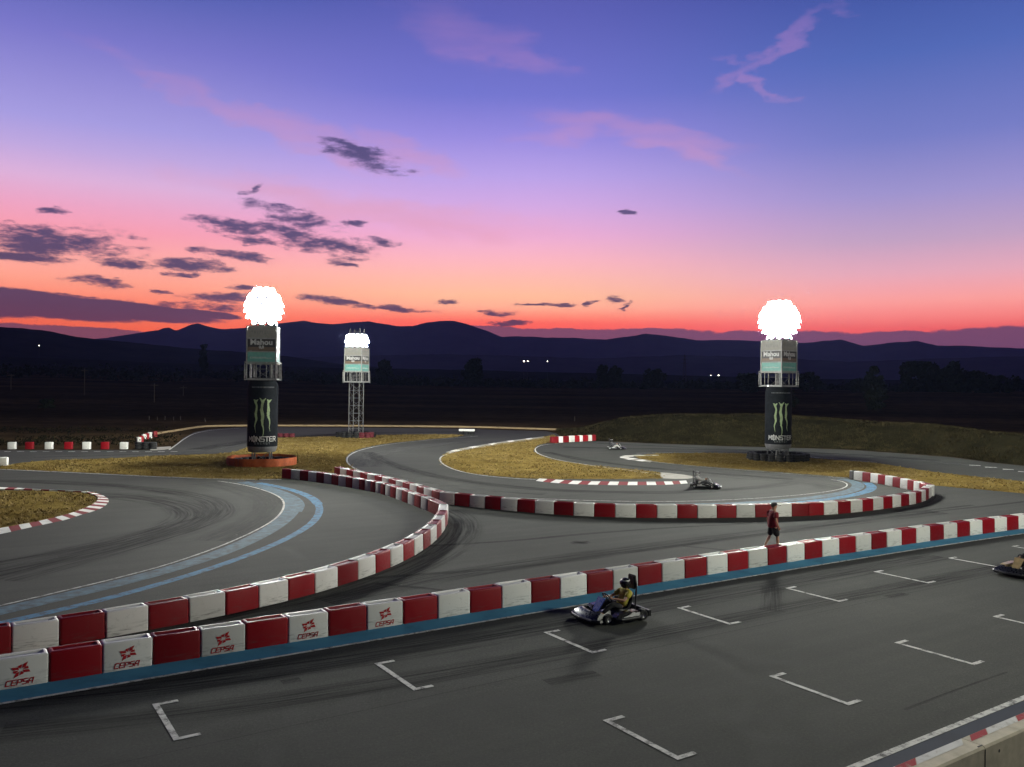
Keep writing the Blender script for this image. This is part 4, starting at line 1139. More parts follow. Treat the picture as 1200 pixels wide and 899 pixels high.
# ------------------------------------------------------------------ pit wall, bottom right
hw_ = 0.72
e0, e1 = g(1045, 898, hw_), g(1200, 833.5, hw_)           # far top edge
n0, n1 = g(1103, 898, hw_), g(1200, 849.5, hw_)
wd_ = (e1 - e0).normalized(); wn = Vector((wd_.y, -wd_.x, 0))   # towards the stand
wid = max(0.2, (n0 - e0).dot(wn))
cutp = g(1148, 873, hw_); cut = (cutp - e0).dot(wd_)
def wall_piece(s0, s1, label):
    L = s1 - s0
    c = e0 + wd_ * ((s0 + s1) / 2) + wn * (wid / 2)
    T = MB()
    prof_ = [(-wid / 2, 0), (-wid / 2, hw_ - 0.03), (-wid / 2 + 0.03, hw_), (wid / 2 - 0.03, hw_), (wid / 2, hw_ - 0.03), (wid / 2, 0)]
    vs = [(-L / 2 + 0.008, y, z) for y, z in prof_] + [(L / 2 - 0.008, y, z) for y, z in prof_]
    n = len(prof_)
    T.add([(x, -y, z) for x, y, z in vs], [tuple(range(n)), tuple(range(2 * n - 1, n - 1, -1))] + [(i, n + i, n + (i + 1) % n, (i + 1) % n) for i in range(n)])
    o = T.build('concrete_barrier', M['concrete'])
    o.location = (c.x, c.y, 0.004); o.rotation_euler = (0, 0, math.atan2(wd_.y, wd_.x))
    tag(o, label, 'barrier', 'concrete pit wall pieces')
    return o, L, c
def wall_paint(o, L, segs):
    for x0, x1, mat in segs:
        mb = MB(); sk = 0.10; w2 = wid / 2
        mb.add([(x0 + sk, w2 - 0.035, hw_ + 0.003), (x1 + sk, w2 - 0.035, hw_ + 0.003), (x1 - sk, 0.02, hw_ + 0.003), (x0 - sk, 0.02, hw_ + 0.003)], [(0, 1, 2, 3)])
        mb.build('painted_band', mat, o)
o1, L1, _ = wall_piece(cut - 3.0, cut, 'concrete pit wall piece, left of the dark joint at bottom right')
o2, L2_, _ = wall_piece(cut, cut + 3.0, 'concrete pit wall piece with a drilled hole, right of the dark joint')
M['wall_white'] = worn_paint('wall_white_paint', (0.60, 0.59, 0.56), 0.33, 0.5, 4, under=(0.33, 0.30, 0.25))
M['wall_red'] = worn_paint('wall_red_paint', (0.32, 0.02, 0.03), 0.33, 0.5, 4, under=(0.33, 0.30, 0.25))
wall_paint(o1, L1, [(-1.36, -0.42, M['wall_white']), (-0.40, 0.11, M['wall_red']), (0.13, 1.38, M['wall_white'])])
wall_paint(o2, L2_, [(-1.38, -0.90, M['wall_red']), (-0.88, 0.05, M['wall_white']), (0.07, 0.70, M['wall_red']), (0.72, 1.36, M['wall_white'])])
mb = MB(); mb.lathe([(0.001, 0), (0.028, 0)], 12, mat=Matrix.Translation((-L2_ / 2 + 0.42, -wid / 2 - 0.003, hw_ - 0.16)) @ Matrix.Rotation(PI / 2, 4, 'X')); mb.build('drilled_hole', M['black'], o2)
mb = MB(); mb.box((-L2_ / 2 + 0.004, -wid / 2 - 0.001, hw_ / 2 - 0.02), (0.022, 0.006, hw_ - 0.05)); mb.box((-L2_ / 2 - 0.05, -wid / 2 + 0.05, hw_ + 0.004), (0.13, 0.022, 0.006)); mb.build('joint_seal', M['black'], o2)

# ------------------------------------------------------------------ people
def skin_mesh(chains, name, mat, parent=None, sub=2, smooth=True):
    """chains: list of lists of (pos, radius); shared points given as the same key"""
    vs, rad, es, roots = [], [], [], []
    keymap = {}
    def vid(p, r_):
        k = tuple(round(c, 4) for c in p)
        if k not in keymap: keymap[k] = len(vs); vs.append(k); rad.append(r_)
        return keymap[k]
    for ch in chains:
        ids = [vid(p, r_) for p, r_ in ch]
        es += [(a, b_) for a, b_ in zip(ids, ids[1:])]
    # islands
    par = list(range(len(vs)))
    def find(a):
        while par[a] != a: a = par[a]
        return a
    for a, b_ in es: par[find(a)] = find(b_)
    me = bpy.data.meshes.new(name); me.from_pydata(vs, es, [])
    ob = bpy.data.objects.new(name, me); COL.objects.link(ob)
    sk = ob.modifiers.new('skin', 'SKIN'); sk.use_smooth_shade = True; sk.branch_smoothing = 0.6
    sv = me.skin_vertices[0].data if me.skin_vertices else None
    if sv is None:
        bm = bmesh.new(); bm.from_mesh(me); bm.verts.layers.skin.verify(); bm.to_mesh(me); bm.free(); sv = me.skin_vertices[0].data
    seen = set()
    for i, r_ in enumerate(rad):
        rr = r_ if isinstance(r_, tuple) else (r_, r_)
        sv[i].radius = rr; sv[i].use_root = False
        k = find(i)
        if k not in seen: seen.add(k); sv[i].use_root = True
    ss = ob.modifiers.new('sub', 'SUBSURF'); ss.levels = ss.render_levels = sub
    dg = bpy.context.evaluated_depsgraph_get()
    m2 = bpy.data.meshes.new_from_object(ob.evaluated_get(dg))
    bpy.data.objects.remove(ob); bpy.data.meshes.remove(me)
    m2.name = name; m2.materials.clear(); m2.materials.append(mat); m2.shade_smooth()
    o = bpy.data.objects.new(name, m2); COL.objects.link(o)
    if parent: o.parent = parent
    return o
def hand(wrist, d, palm_n, side, curl=0.5):
    """chains for a hand: d along the hand, palm_n the palm normal, side unit vector toward the thumb"""
    d = Vector(d).normalized(); side = Vector(side); side = (side - d * side.dot(d)).normalized(); pn_ = d.cross(side) * (1 if Vector(palm_n).dot(d.cross(side)) > 0 else -1)
    w_ = Vector(wrist); mid = w_ + d * 0.05; kn = w_ + d * 0.085
    ch = [[(w_, 0.026), (mid, (0.036, 0.020)), (kn, (0.036, 0.016))]]
    for k, (off, ln) in enumerate(((0.028, 0.070), (0.010, 0.080), (-0.009, 0.074), (-0.027, 0.058))):
        p0_ = mid + side * off * 0.8 + d * 0.01; p1_ = kn + side * off + d * 0.005
        dd_ = (d * math.cos(curl) + pn_ * math.sin(curl)); p2_ = p1_ + dd_ * ln * 0.48
        dd_ = (d * math.cos(curl * 2.1) + pn_ * math.sin(curl * 2.1)); p3_ = p2_ + dd_ * ln * 0.32
        dd_ = (d * math.cos(curl * 3) + pn_ * math.sin(curl * 3)); p4_ = p3_ + dd_ * ln * 0.24
        ch.append([(p0_, 0.010), (p1_, 0.0095), (p2_, 0.0088), (p3_, 0.008), (p4_, 0.0065)])
    b0 = w_ + d * 0.03 + side * 0.018; b1 = b0 + (side * 0.75 + d * 0.6 + pn_ * 0.25).normalized() * 0.04; b2 = b1 + (d * 0.85 + side * 0.3 + pn_ * 0.4).normalized() * 0.03; b3 = b2 + (d * 0.9 + pn_ * 0.5).normalized() * 0.022
    ch.append([(b0, 0.013), (b1, 0.012), (b2, 0.0105), (b3, 0.008)])
    return ch
def ellipsoid(c, r_, n=16, k=10):
    mb = MB(); mb.lathe([(max(1e-4, math.sin(PI * j / k)), -math.cos(PI * j / k)) for j in range(k + 1)], n, mat=Matrix.Translation(c) @ Matrix.Diagonal((*r_, 1)))
    return mb

# the marshal, walking to the right (local +x is his heading)
V = Vector
hip, chest, neck = V((0, 0, 0.93)), V((0.03, 0, 1.28)), V((0.035, 0, 1.49))
fr = V((0.02, -0.10, 0.90)); fl = V((0.02, 0.10, 0.90))
knr, anr, ftr = V((0.14, -0.10, 0.49)), V((0.16, -0.10, 0.09)), V((0.34, -0.11, 0.03))
knl, anl, ftl = V((-0.05, 0.10, 0.50)), V((-0.24, 0.10, 0.13)), V((-0.08, 0.11, 0.03))
shr, shl = V((0.03, -0.19, 1.42)), V((0.03, 0.19, 1.42))
elr, wrr = V((0.0, -0.25, 1.14)), V((0.09, -0.25, 0.89))
ell, wrl = V((-0.05, 0.25, 1.14)), V((0.0, 0.26, 0.88))
body = [[(hip, (0.15, 0.12)), (V((0.01, 0, 1.08)), (0.15, 0.12)), (chest, (0.165, 0.12)), (V((0.03, 0, 1.42)), (0.12, 0.09)), (neck, 0.075), (V((0.05, 0, 1.545)), 0.075), (V((0.06, 0, 1.62)), (0.098, 0.105)), (V((0.055, 0, 1.70)), (0.098, 0.108)), (V((0.05, 0, 1.76)), 0.06)]]
for s0, kn_, an_, ft_ in ((fr, knr, anr, ftr), (fl, knl, anl, ftl)):
    body.append([(hip, 0.15), (s0, 0.085), (s0.lerp(kn_, .5), 0.075), (kn_, 0.055), (kn_.lerp(an_, .35), 0.055), (an_, 0.036), (an_.lerp(ft_, .55) + V((0, 0, -.012)), 0.036), (ft_, 0.028)])
for s0, e_, w_ in ((shr, elr, wrr), (shl, ell, wrl)):
    body.append([(V((0.03, 0, 1.42)), 0.11), (s0, 0.062), (s0.lerp(e_, .5), 0.047), (e_, 0.04), (e_.lerp(w_, .4), 0.038), (w_, 0.026)])
for sd, w_, e_ in ((-1, wrr, elr), (1, wrl, ell)):
    body += hand(w_, (w_ - e_), (0, -sd, 0), (1, 0, 0), 0.3)
# nose, ears, brow as small chains rooted in the head
body.append([(V((0.12, 0, 1.640)), 0.016), (V((0.168, 0, 1.630)), 0.016)])
for sd in (-1, 1): body.append([(V((0.05, sd * 0.07, 1.655)), 0.016), (V((0.045, sd * 0.086, 1.66)), 0.018)])
body.append([(V((0.10, 0, 1.575)), 0.03), (V((0.125, 0, 1.568)), 0.022)])
man_loc = g(905, 643.8)
man = skin_mesh(body, 'person', M['skin'])
man.location = (man_loc.x, man_loc.y, 0.004); man.rotation_euler = (0, 0, R(12)); man.scale = (1.08, 1.06, 1.0)
tag(man, 'person in red t-shirt, black shorts and cap walking right behind the straight barrier row', 'person')
sh_ = [[(V((0.015, 0, 0.80)), (0.205, 0.185)), (V((0.015, 0, 0.92)), (0.205, 0.185)), (V((0.015, 0, 1.08)), (0.205, 0.18)), (chest, (0.215, 0.175)), (V((0.03, 0, 1.42)), (0.16, 0.14)), (V((0.035, 0, 1.50)), 0.085)]]
for s0, e_ in ((shr, elr), (shl, ell)): sh_.append([(V((0.03, 0, 1.42)), 0.14), (s0 + V((0, 0, .01)), 0.105), (s0.lerp(e_, .4), 0.098), (s0.lerp(e_, .78), 0.095)])
skin_mesh(sh_, 't_shirt', M['shirt_red'], man)
st_ = [[(V((0.01, 0, 1.0)), (0.17, 0.145)), (hip, (0.185, 0.155))]]
for s0, kn_ in ((fr, knr), (fl, knl)): st_.append([(hip, 0.15), (s0, 0.125), (s0.lerp(kn_, .5), 0.12), (s0.lerp(kn_, 1.02), 0.112)])
skin_mesh(st_, 'shorts', M['cloth_black'], man)
for an_, ft_ in ((anr, ftr), (anl, ftl)):
    dft = (ft_ - an_); 
    skin_mesh([[(an_ + V((-.05, 0, -.045)), 0.042), (an_.lerp(ft_, .5) + V((0, 0, -.03)), 0.046), (ft_ + V((0.01, 0, 0.0)), 0.036)]], 'shoe', M['cloth_black'], man)
mb = MB(); mb.lathe([(0.001, 0.105), (0.055, 0.10), (0.095, 0.075), (0.114, 0.03), (0.117, -0.005), (0.110, -0.005)], 20, mat=Matrix.Translation((0.052, 0, 1.69)))
mb.prism([(0, 0)] * 0 or [(0.14, 1.69), (0.28, 1.668), (0.28, 1.685), (0.14, 1.712)], -0.08, 0.08)
mb.build('cap', M['cloth_black'], man, smooth=40)
mb = MB()
for sd in (-1, 1): mb.lathe([(max(1e-4, .011 * math.sin(PI * j / 6)), -.011 * math.cos(PI * j / 6)) for j in range(7)], 8, mat=Matrix.Translation((0.142, sd * 0.034, 1.655)))
mb.build('eyes', M['eye'], man, smooth=60)
ellipsoid((0.030, 0, 1.675), (0.102, 0.098, 0.075)).build('hair', M['hair'], man, smooth=80)

# ------------------------------------------------------------------ karts (local +x forward)
def kart(loc, rz, label, c_pod, c_nose, c_acc, c_stripe='gloss_white'):
    K = thing('go_kart', label, 'go-kart', loc, rz, 'racing karts on the circuit')
    mb = MB()
    rails = [[(0.62, 0.28, .10), (0.2, 0.34, .09), (-0.55, 0.30, .10)], [(0.62, -0.28, .10), (0.2, -0.34, .09), (-0.55, -0.30, .10)], [(0.62, -.28, .10), (0.62, .28, .10)], [(-0.1, -.33, .09), (-0.1, .33, .09)], [(-0.55, -.30, .10), (-0.55, .30, .10)],
             [(0.25, .34, .10), (0.25, .60, .12), (-0.25, .60, .12), (-0.25, .33, .10)], [(0.25, -.34, .10), (0.25, -.60, .12), (-0.25, -.60, .12), (-0.25, -.33, .10)], [(0.62, .2, .10), (0.86, .22, .14), (0.86, -.22, .14), (0.62, -.2, .10)]]
    for rl in rails: mb.path(rl, 0.016, 6)
    mb.bar((-0.5, -0.62, 0.14), (-0.5, 0.62, 0.14), 0.022, 8); mb.bar((0.55, -0.56, 0.13), (0.55, 0.56, 0.13), 0.016, 8)
    mb.build('chassis', M['dark_steel'], K, smooth=40)
    mb = MB(); mb.box((0.2, 0, 0.065), (0.95, 0.6, 0.012)); mb.build('floor_pan', M['dark_steel'], K)
    for sd in (-1, 1):
        mb = MB()
        po = [(-0.36, 0.07), (0.36, 0.07), (0.42, 0.14), (0.36, 0.25), (0.05, 0.28), (-0.28, 0.30), (-0.38, 0.22)]
        mb.prism(po, 0.44 * sd, 0.70 * sd)
        pod = mb.build('side_pod', M[c_pod], K, smooth=50, bevel=0.03)
        mb = MB(); mb.prism([(-0.33, 0.17), (0.12, 0.10), (0.34, 0.10), (0.20, 0.17), (-0.08, 0.24), (-0.33, 0.26)], 0.702 * sd, 0.705 * sd); mb.build('side_stripe', M[c_stripe], pod)
        mb = MB(); mb.lathe([(0.001, 0), (0.085, 0)], 16, mat=Matrix.Translation((-0.12, 0.708 * sd, 0.20)) @ Matrix.Rotation(PI / 2, 4, 'X')); mb.build('sticker', M['gloss_white'], pod)
        # outer protective bumper tube
        mb = MB(); mb.path([(0.40, .66 * sd, .13), (0.3, .74 * sd, .13), (-0.3, .74 * sd, .13), (-0.42, .66 * sd, .13)], 0.045, 8); mb.build('side_bumper', M['black'], K, smooth=50)
    mb = MB(); nose = [(0.70, 0.06), (0.98, 0.06), (1.02, 0.12), (0.98, 0.20), (0.84, 0.28), (0.74, 0.25)]
    vs = []; W_ = (0.52, 0.56, 0.56, 0.52, 0.44, 0.46)
    n = len(nose)
    for k, f_ in enumerate((-1, -0.6, 0, 0.6, 1)):
        for (x, z), w_ in zip(nose, W_): vs.append((x - 0.10 * abs(f_) ** 2, w_ * f_, z))
    fs = [tuple(range(n))[::-1], tuple(range(4 * n, 5 * n))]
    for k in range(4): fs += [(k * n + i, k * n + (i + 1) % n, (k + 1) * n + (i + 1) % n, (k + 1) * n + i) for i in range(n)]
    mb.add(vs, fs); nz_ = mb.build('front_fairing', M[c_nose], K, smooth=35)
    mb = MB(); mb.path([(0.86, .60, .11), (1.02, .45, .11), (1.07, 0, .11), (1.02, -.45, .11), (0.86, -.60, .11)], 0.045, 8); mb.build('front_bumper', M['black'], K, smooth=50)
    mb = MB(); mb.add([(0.62, -.12, .22), (0.62, .12, .22), (0.40, .16, .56), (0.40, -.16, .56), (0.60, -.12, .21), (0.60, .12, .21), (0.375, .16, .55), (0.375, -.16, .55)], [(0, 1, 2, 3), (7, 6, 5, 4), (0, 4, 5, 1), (1, 5, 6, 2), (2, 6, 7, 3), (3, 7, 4, 0)])
    mb.build('front_panel', M[c_acc], K, bevel=0.006)
    mb = MB(); mb.box((-0.72, 0, 0.16), (0.09, 1.26, 0.16)); mb.path([(-0.55, .3, .12), (-0.72, .3, .15)], .02); mb.path([(-0.55, -.3, .12), (-0.72, -.3, .15)], .02); mb.build('rear_bumper', M['black'], K, bevel=0.03)
    # seat bucket
    mb = MB(); prof_ = [(0.02, 0.12), (-0.12, 0.09), (-0.30, 0.10), (-0.42, 0.22), (-0.50, 0.44), (-0.54, 0.62)]
    vs = []
    for x, z in prof_:
        for y_, dz, dx in ((-0.21, 0.13, 0.05), (-0.19, 0.03, 0.01), (0, 0, 0), (0.19, 0.03, 0.01), (0.21, 0.13, 0.05)): vs.append((x + dx * (1 if z > .2 else 0), y_, z + dz * (1 if z < .3 else 0.1)))
    fs = []
    for j in range(len(prof_) - 1):
        for i in range(4): fs.append((j * 5 + i, j * 5 + i + 1, j * 5 + 6 + i, j * 5 + 5 + i))
    mb.add(vs, fs); so = mb.build('seat', M['black'], K, smooth=60)
    sm = so.modifiers.new('thick', 'SOLIDIFY'); sm.thickness = 0.02
    # tall roll hoop with head pad
    mb = MB(); mb.path([(-0.58, .17, .12), (-0.62, .17, .80), (-0.63, .10, 1.04), (-0.63, -.10, 1.04), (-0.62, -.17, .80), (-0.58, -.17, .12)], 0.022, 8); mb.build('roll_hoop', M['dark_steel'], K, smooth=50)
    mb = MB(); mb.box((-0.60, 0, 0.88), (0.07, 0.30, 0.38)); mb.build('head_pad', M['black'], K, bevel=0.025)
    mb = MB(); mb.bar((0.55, 0, .12), (0.24, 0, .53), 0.014, 8); mb.build('steering_column', M['dark_steel'], K)
    mb = MB(); Rw = Matrix.Translation((0.22, 0, 0.55)) @ Matrix.Rotation(R(-52), 4, 'Y'); mb.torus(0.145, 0.016, 24, 8, mat=Rw)
    for a in (0, 2.1, 4.2): mb.bar(Rw @ V((0, 0, 0)), Rw @ V((.14 * math.cos(a), .14 * math.sin(a), 0)), .01, 5)
    mb.build('steering_wheel', M['black'], K, smooth=50)
    mb = MB(); mb.box((-0.40, -0.36, 0.22), (0.26, 0.20, 0.2)); mb.bar((-0.40, -0.36, .3), (-0.36, -0.36, .46), .07, 10); 
    for k in range(5): mb.bar((-0.40 + .004 * k, -0.36, .33 + .025 * k), (-0.398 + .004 * k, -0.36, .337 + .025 * k), .09, 12)
    mb.build('engine', M['dark_steel'], K, smooth=40)
    mb = MB(); mb.path([(-0.42, -.45, .22), (-0.55, -.46, .25), (-0.78, -.40, .27)], .035, 8); mb.build('exhaust', M['steel'], K, smooth=50)
    mb = MB(); mb.box((0.28, 0, 0.14), (0.26, 0.2, 0.14)); mb.build('fuel_tank', M['gloss_white'], K, bevel=0.02)
    for (x, y, r_, w_) in ((0.55, .51, .13, .13), (0.55, -.51, .13, .13), (-0.5, .56, .142, .20), (-0.5, -.56, .142, .20)):
        Rm = Matrix.Rotation(PI / 2, 4, 'X')
        mb = MB(); h_ = w_ / 2; mb.lathe([(r_ * .52, -h_ * .9), (r_ * .8, -h_), (r_ * .95, -h_ * .92), (r_, -h_ * .6), (r_, h_ * .6), (r_ * .95, h_ * .92), (r_ * .8, h_), (r_ * .52, h_ * .9)], 24, mat=Rm)
        wh = bpy.data.objects.new('wheel', None); COL.objects.link(wh); wh.parent = K; wh.location = (x, y, r_)
        mb.build('tyre', M['tyre'], wh, smooth=40)
        mb = MB(); mb.lathe([(0.001, -h_ * .5), (r_ * .3, -h_ * .55), (r_ * .53, -h_ * .88), (r_ * .53, h_ * .88), (r_ * .3, h_ * .55), (0.001, h_ * .5)], 18, mat=Rm); mb.build('rim', M['rim'], wh, smooth=40)
    return K
def driver(loc, rz, label, top, trousers, helmet, helmet_acc, sleeves=False, helm_label=None):
    hp, ch, nk = V((-0.22, 0, .24)), V((-0.36, 0, .52)), V((-0.40, 0, .72))
    bd = [[(hp, (.15, .12)), (V((-.30, 0, .38)), (.145, .11)), (ch, (.16, .115)), (V((-.40, 0, .66)), (.12, .09)), (nk, .055), (V((-.39, 0, .80)), (.07, .08)), (V((-.385, 0, .88)), (.07, .08)), (V((-.39, 0, .93)), .045)]]
    arms, legs, tp, tr_ = [], [], [], []
    tp.append([(hp, (.18, .15)), (V((-.30, 0, .38)), (.18, .15)), (ch, (.20, .16)), (V((-.40, 0, .655)), (.155, .13)), (V((-.40, 0, .71)), .082)])
    tr_.append([(V((-.25, 0, .30)), (.158, .125)), (hp, (.165, .13))])
    for sd in (-1, 1):
        s0, e_, w_ = V((-.39, sd * .19, .64)), V((-.12, sd * .29, .47)), V((.13, sd * .165, .53))
        bd.append([(V((-.40, 0, .66)), .1), (s0, .062), (s0.lerp(e_, .5), .048), (e_, .041), (e_.lerp(w_, .4), .038), (w_, .027)])
        bd += hand(w_, V((0.16, -sd * 0.03, 0.04)), (0, 0, -1), (0.2, -sd * 0.6, 0.8), 0.6)
        k_, a_, f_ = V((.18, sd * .19, .40)), V((.50, sd * .16, .17)), V((.64, sd * .15, .23))
        bd.append([(hp, .14), (V((-.16, sd * .10, .24)), .088), (V((.0, sd * .15, .33)), .078), (k_, .058), (k_.lerp(a_, .4), .055), (a_, .038), (f_, .03)])
        tp.append([(V((-.40, 0, .655)), .11), (s0, .10), (s0.lerp(e_, .4), .084)] + ([(s0.lerp(e_, .7), .062)] if not sleeves else [(e_, .052), (e_.lerp(w_, .5), .048), (e_.lerp(w_, .95), .038)]))
        tr_.append([(hp, .14), (V((-.16, sd * .10, .24)), .10), (V((.0, sd * .15, .33)), .09), (k_, .07), (k_.lerp(a_, .45), .066), (k_.lerp(a_, .95), .052)])
    P_ = skin_mesh(bd, 'person', M['skin']); P_.location = loc; P_.rotation_euler = (0, 0, rz)
    tag(P_, label, 'person', 'kart drivers')
    skin_mesh(tp, 'shirt', M[top], P_); skin_mesh(tr_, 'trousers', M[trousers], P_)
    for sd in (-1, 1): skin_mesh([[(V((.47, sd * .16, .15)), .042), (V((.57, sd * .155, .19)), .044), (V((.66, sd * .15, .25)), .034)]], 'shoe', M['cloth_black'], P_)
    mb = ellipsoid((-.375, 0, .86), (.145, .128, .145), 24, 16); hm = mb.build('helmet', M[helmet], P_, smooth=80)
    mb = MB(); mb.lathe([(0.128, -.035), (0.150, -.03), (0.152, .03), (0.132, .045)], 14, mat=Matrix.Translation((-.372, 0, .87)), a0=-1.0, a1=1.0); mb.build('visor', M['visor'], hm, smooth=60)
    mb = MB(); mb.lathe([(0.140, -.012), (0.1455, -.012), (0.1445, .022), (0.139, .022)], 24, mat=Matrix.Translation((-.375, 0, .935)) @ Matrix.Diagonal((.9, .8, 1, 1))); mb.build('helmet_stripe', M[helmet_acc], hm, smooth=60)
    return P_
along = math.atan2(TD.y, TD.x)
def at(p, z=0.004): return (p.x, p.y, z)
k1 = g(719, 723); r1 = along + PI - R(4)
kart(at(k1), r1, 'black go-kart with blue front panel and white side stripes beside the straight barrier row', 'gloss_black', 'gloss_black', 'gloss_blue')
driver(at(k1), r1, 'person driving the nearest blue and white kart, yellow shirt and dark helmet', 'cloth_yellow', 'cloth_black', 'gloss_black', 'gloss_white')
k4 = g(1203, 672.5); r4 = along + PI - R(6)
kart(at(k4), r4, 'go-kart with black nose and sand gold panels, cut off by the right edge', 'gold', 'gloss_black', 'gold', 'gloss_black')
driver(at(k4), r4, 'person driving the gold kart at the right edge, all in black', 'cloth_black', 'cloth_black', 'gloss_black', 'gold', True)
k3 = g(824, 571.5); r3 = R(-14)
kart(at(k3), r3, 'go-kart with black body taking the bend above the middle barrier row', 'gloss_black', 'gloss_black', 'gloss_white')
driver(at(k3), r3, 'person in white driving the black kart above the middle barrier row', 'cloth_white', 'cloth_grey', 'gloss_white', 'gloss_black', True)
k2 = g(721, 526.6); r2 = R(-8)
kart(at(k2), r2, 'smallest and farthest go-kart, below the grassy bank', 'gloss_black', 'gloss_black', 'gloss_white')
driver(at(k2), r2, 'person in grey driving the farthest kart below the grassy bank', 'cloth_grey', 'cloth_white', 'gloss_black', 'gloss_white', True)

# ------------------------------------------------------------------ trees, poles, far lights
def tree(px_, py_top, py_base, D, wpx, label, dense=1100, conic=False, group='dark trees beyond the track', leaf=None, name='tree'):
    u = (px_ - 600) / F; x, y = u * D, D
    ppm = F / D
    hor = 453 + (px_ - 600) * ROLL
    ztop = H - (py_top - hor) / ppm
    zb = terr(x, y)
    h_ = max(2.0, ztop - zb); w_ = wpx / ppm
    T = thing(name, label, 'tree' if name == 'tree' else 'bush', (x, y, zb - 0.15), 0, group)
    rr = random.Random(int(px_ * 7 + D))
    mb = MB(); th_ = h_ * 0.35
    mb.bar((0, 0, 0), (0.1, 0, th_), h_ * 0.035, 8, r2=h_ * 0.022)
    for k in range(6):
        a = rr.uniform(0, 2 * PI); q = V((math.cos(a) * w_ * .28, math.sin(a) * w_ * .28, h_ * rr.uniform(.5, .8)))
        mb.bar((0.1, 0, th_ * rr.uniform(.6, 1)), q, h_ * 0.013, 5, r2=h_ * 0.004)
    mb.build('trunk', M['bark'], T, smooth=60)
    mb = MB(); lf = leaf or max(0.2, h_ * 0.085)
    clumps = []
    nC = 40 if not conic else 24; dense = int(dense * 1.6)
    for k in range(nC):
        if conic:
            zz_ = rr.uniform(.1, 1); rad_ = (1 - zz_) * .5 + .06
        else:
            zz_ = rr.uniform(.10, .92); rad_ = .5 * math.sqrt(max(0.05, 1 - ((zz_ - .5) / .52) ** 2))
        a = rr.uniform(0, 2 * PI); q = rad_ * math.sqrt(rr.random()) * .85
        clumps.append((V((math.cos(a) * q * w_, math.sin(a) * q * w_, zz_ * h_)), rr.uniform(.09, .17) * (h_ + w_) / 2 * (0.7 if conic else 1)))
    for k in range(dense):
        c, cr_ = clumps[k % nC]
        d = V((rr.gauss(0, 1), rr.gauss(0, 1), rr.gauss(0, .8))); d.normalize()
        p = c + d * cr_ * rr.random() ** 0.4
        if p.z > h_: p.z = h_ - rr.random() * .3
        if p.z < 0.1: p.z = 0.1
        n_ = V((rr.gauss(0, 1), rr.gauss(0, 1), rr.gauss(0, 1))).normalized(); a_ = n_.orthogonal().normalized() * lf * rr.uniform(.6, 1.3); b2 = n_.cross(a_).normalized() * lf * rr.uniform(.4, .8)
        mb.add([p - a_, p + b2, p + a_, p - b2], [(0, 1, 2, 3)])
    mb.build('crown', M['leaf'], T)
    return T
tree(1098, 424, 458, 330, 100, 'broad dark tree at right, largest crown on the skyline', 2600)
tree(1138, 434, 458, 335, 62, 'low dark tree adjoining the broad skyline tree on its right', 1300)
tree(1172, 440, 458, 350, 50, 'small rounded tree nearest the right edge of the skyline', 1000)
tree(1024, 430, 470, 240, 34, 'pointed dark tree standing left of the broad skyline tree', 1200, True)
tree(1006, 443, 458, 300, 24, 'small bush-like tree just left of the pointed dark tree', 700)
tree(877, 437, 455, 330, 34, 'dark tree just left of the right tower sign frame', 900)
tree(948, 436, 457, 340, 34, 'dark tree just right of the right tower sign frame', 900)
tree(553, 420, 447, 420, 24, 'tall dark tree above the far bend, left of centre', 1000)
tree(706, 427, 450, 460, 16, 'narrow dark tree on the skyline, left one of a close pair', 700)
tree(720, 427.5, 450, 460, 18, 'narrow dark tree on the skyline, right one of a close pair', 700)
tree(767, 432, 452, 430, 28, 'rounded dark tree on the skyline left of the pylon', 800)
tree(449, 421, 446, 430, 18, 'slim dark tree just right of the slim far tower', 700)
tree(238, 405, 430, 520, 9, 'slender lone tree on the left hill slope', 400, True)
tree(55, 474, 496, 165, 22, 'rounded dark bush in the field at far left', 700, False, name='bush')
tree(925, 457, 470, 200, 22, 'dark bush in the field behind the right can tower', 500, False, name='bush')
tree(1026, 453, 470, 190, 26, 'dark bush below the pointed dark tree', 500, False, name='bush')
# continuous far treeline: nobody could count it
mb = MB(); rr = random.Random(21)
for k in range(1150):
    a = rr.uniform(-0.75, 0.75); D = rr.uniform(380, 760)
    x, y = D * math.tan(a), D
    if mnoise.noise(V((a * 9, D * 0.01, 3))) < -0.45: continue
    zb = terr(x, y); h_ = rr.uniform(2.5, 6.0) * (1.2 if a < -.2 else 0.85); w_ = h_ * rr.uniform(.8, 1.7)
    for q in range(34):
        d = V((rr.gauss(0, .34) * w_, rr.gauss(0, .34) * w_, abs(rr.gauss(.45, .26)) * h_))
        p = V((x, y, zb)) + d; lf = rr.uniform(.45, 1.0)
        n_ = V((rr.gauss(0, 1), rr.gauss(0, 1), rr.gauss(0, 1))).normalized(); a_ = n_.orthogonal().normalized() * lf; b2 = n_.cross(a_).normalized() * lf * .8
        mb.add([p - a_, p + b2, p + a_, p - b2], [(0, 1, 2, 3)])
tag(mb.build('far_treeline', M['leaf']), 'dark continuous line of scrub and trees along the far field edge', 'treeline', kind='stuff')
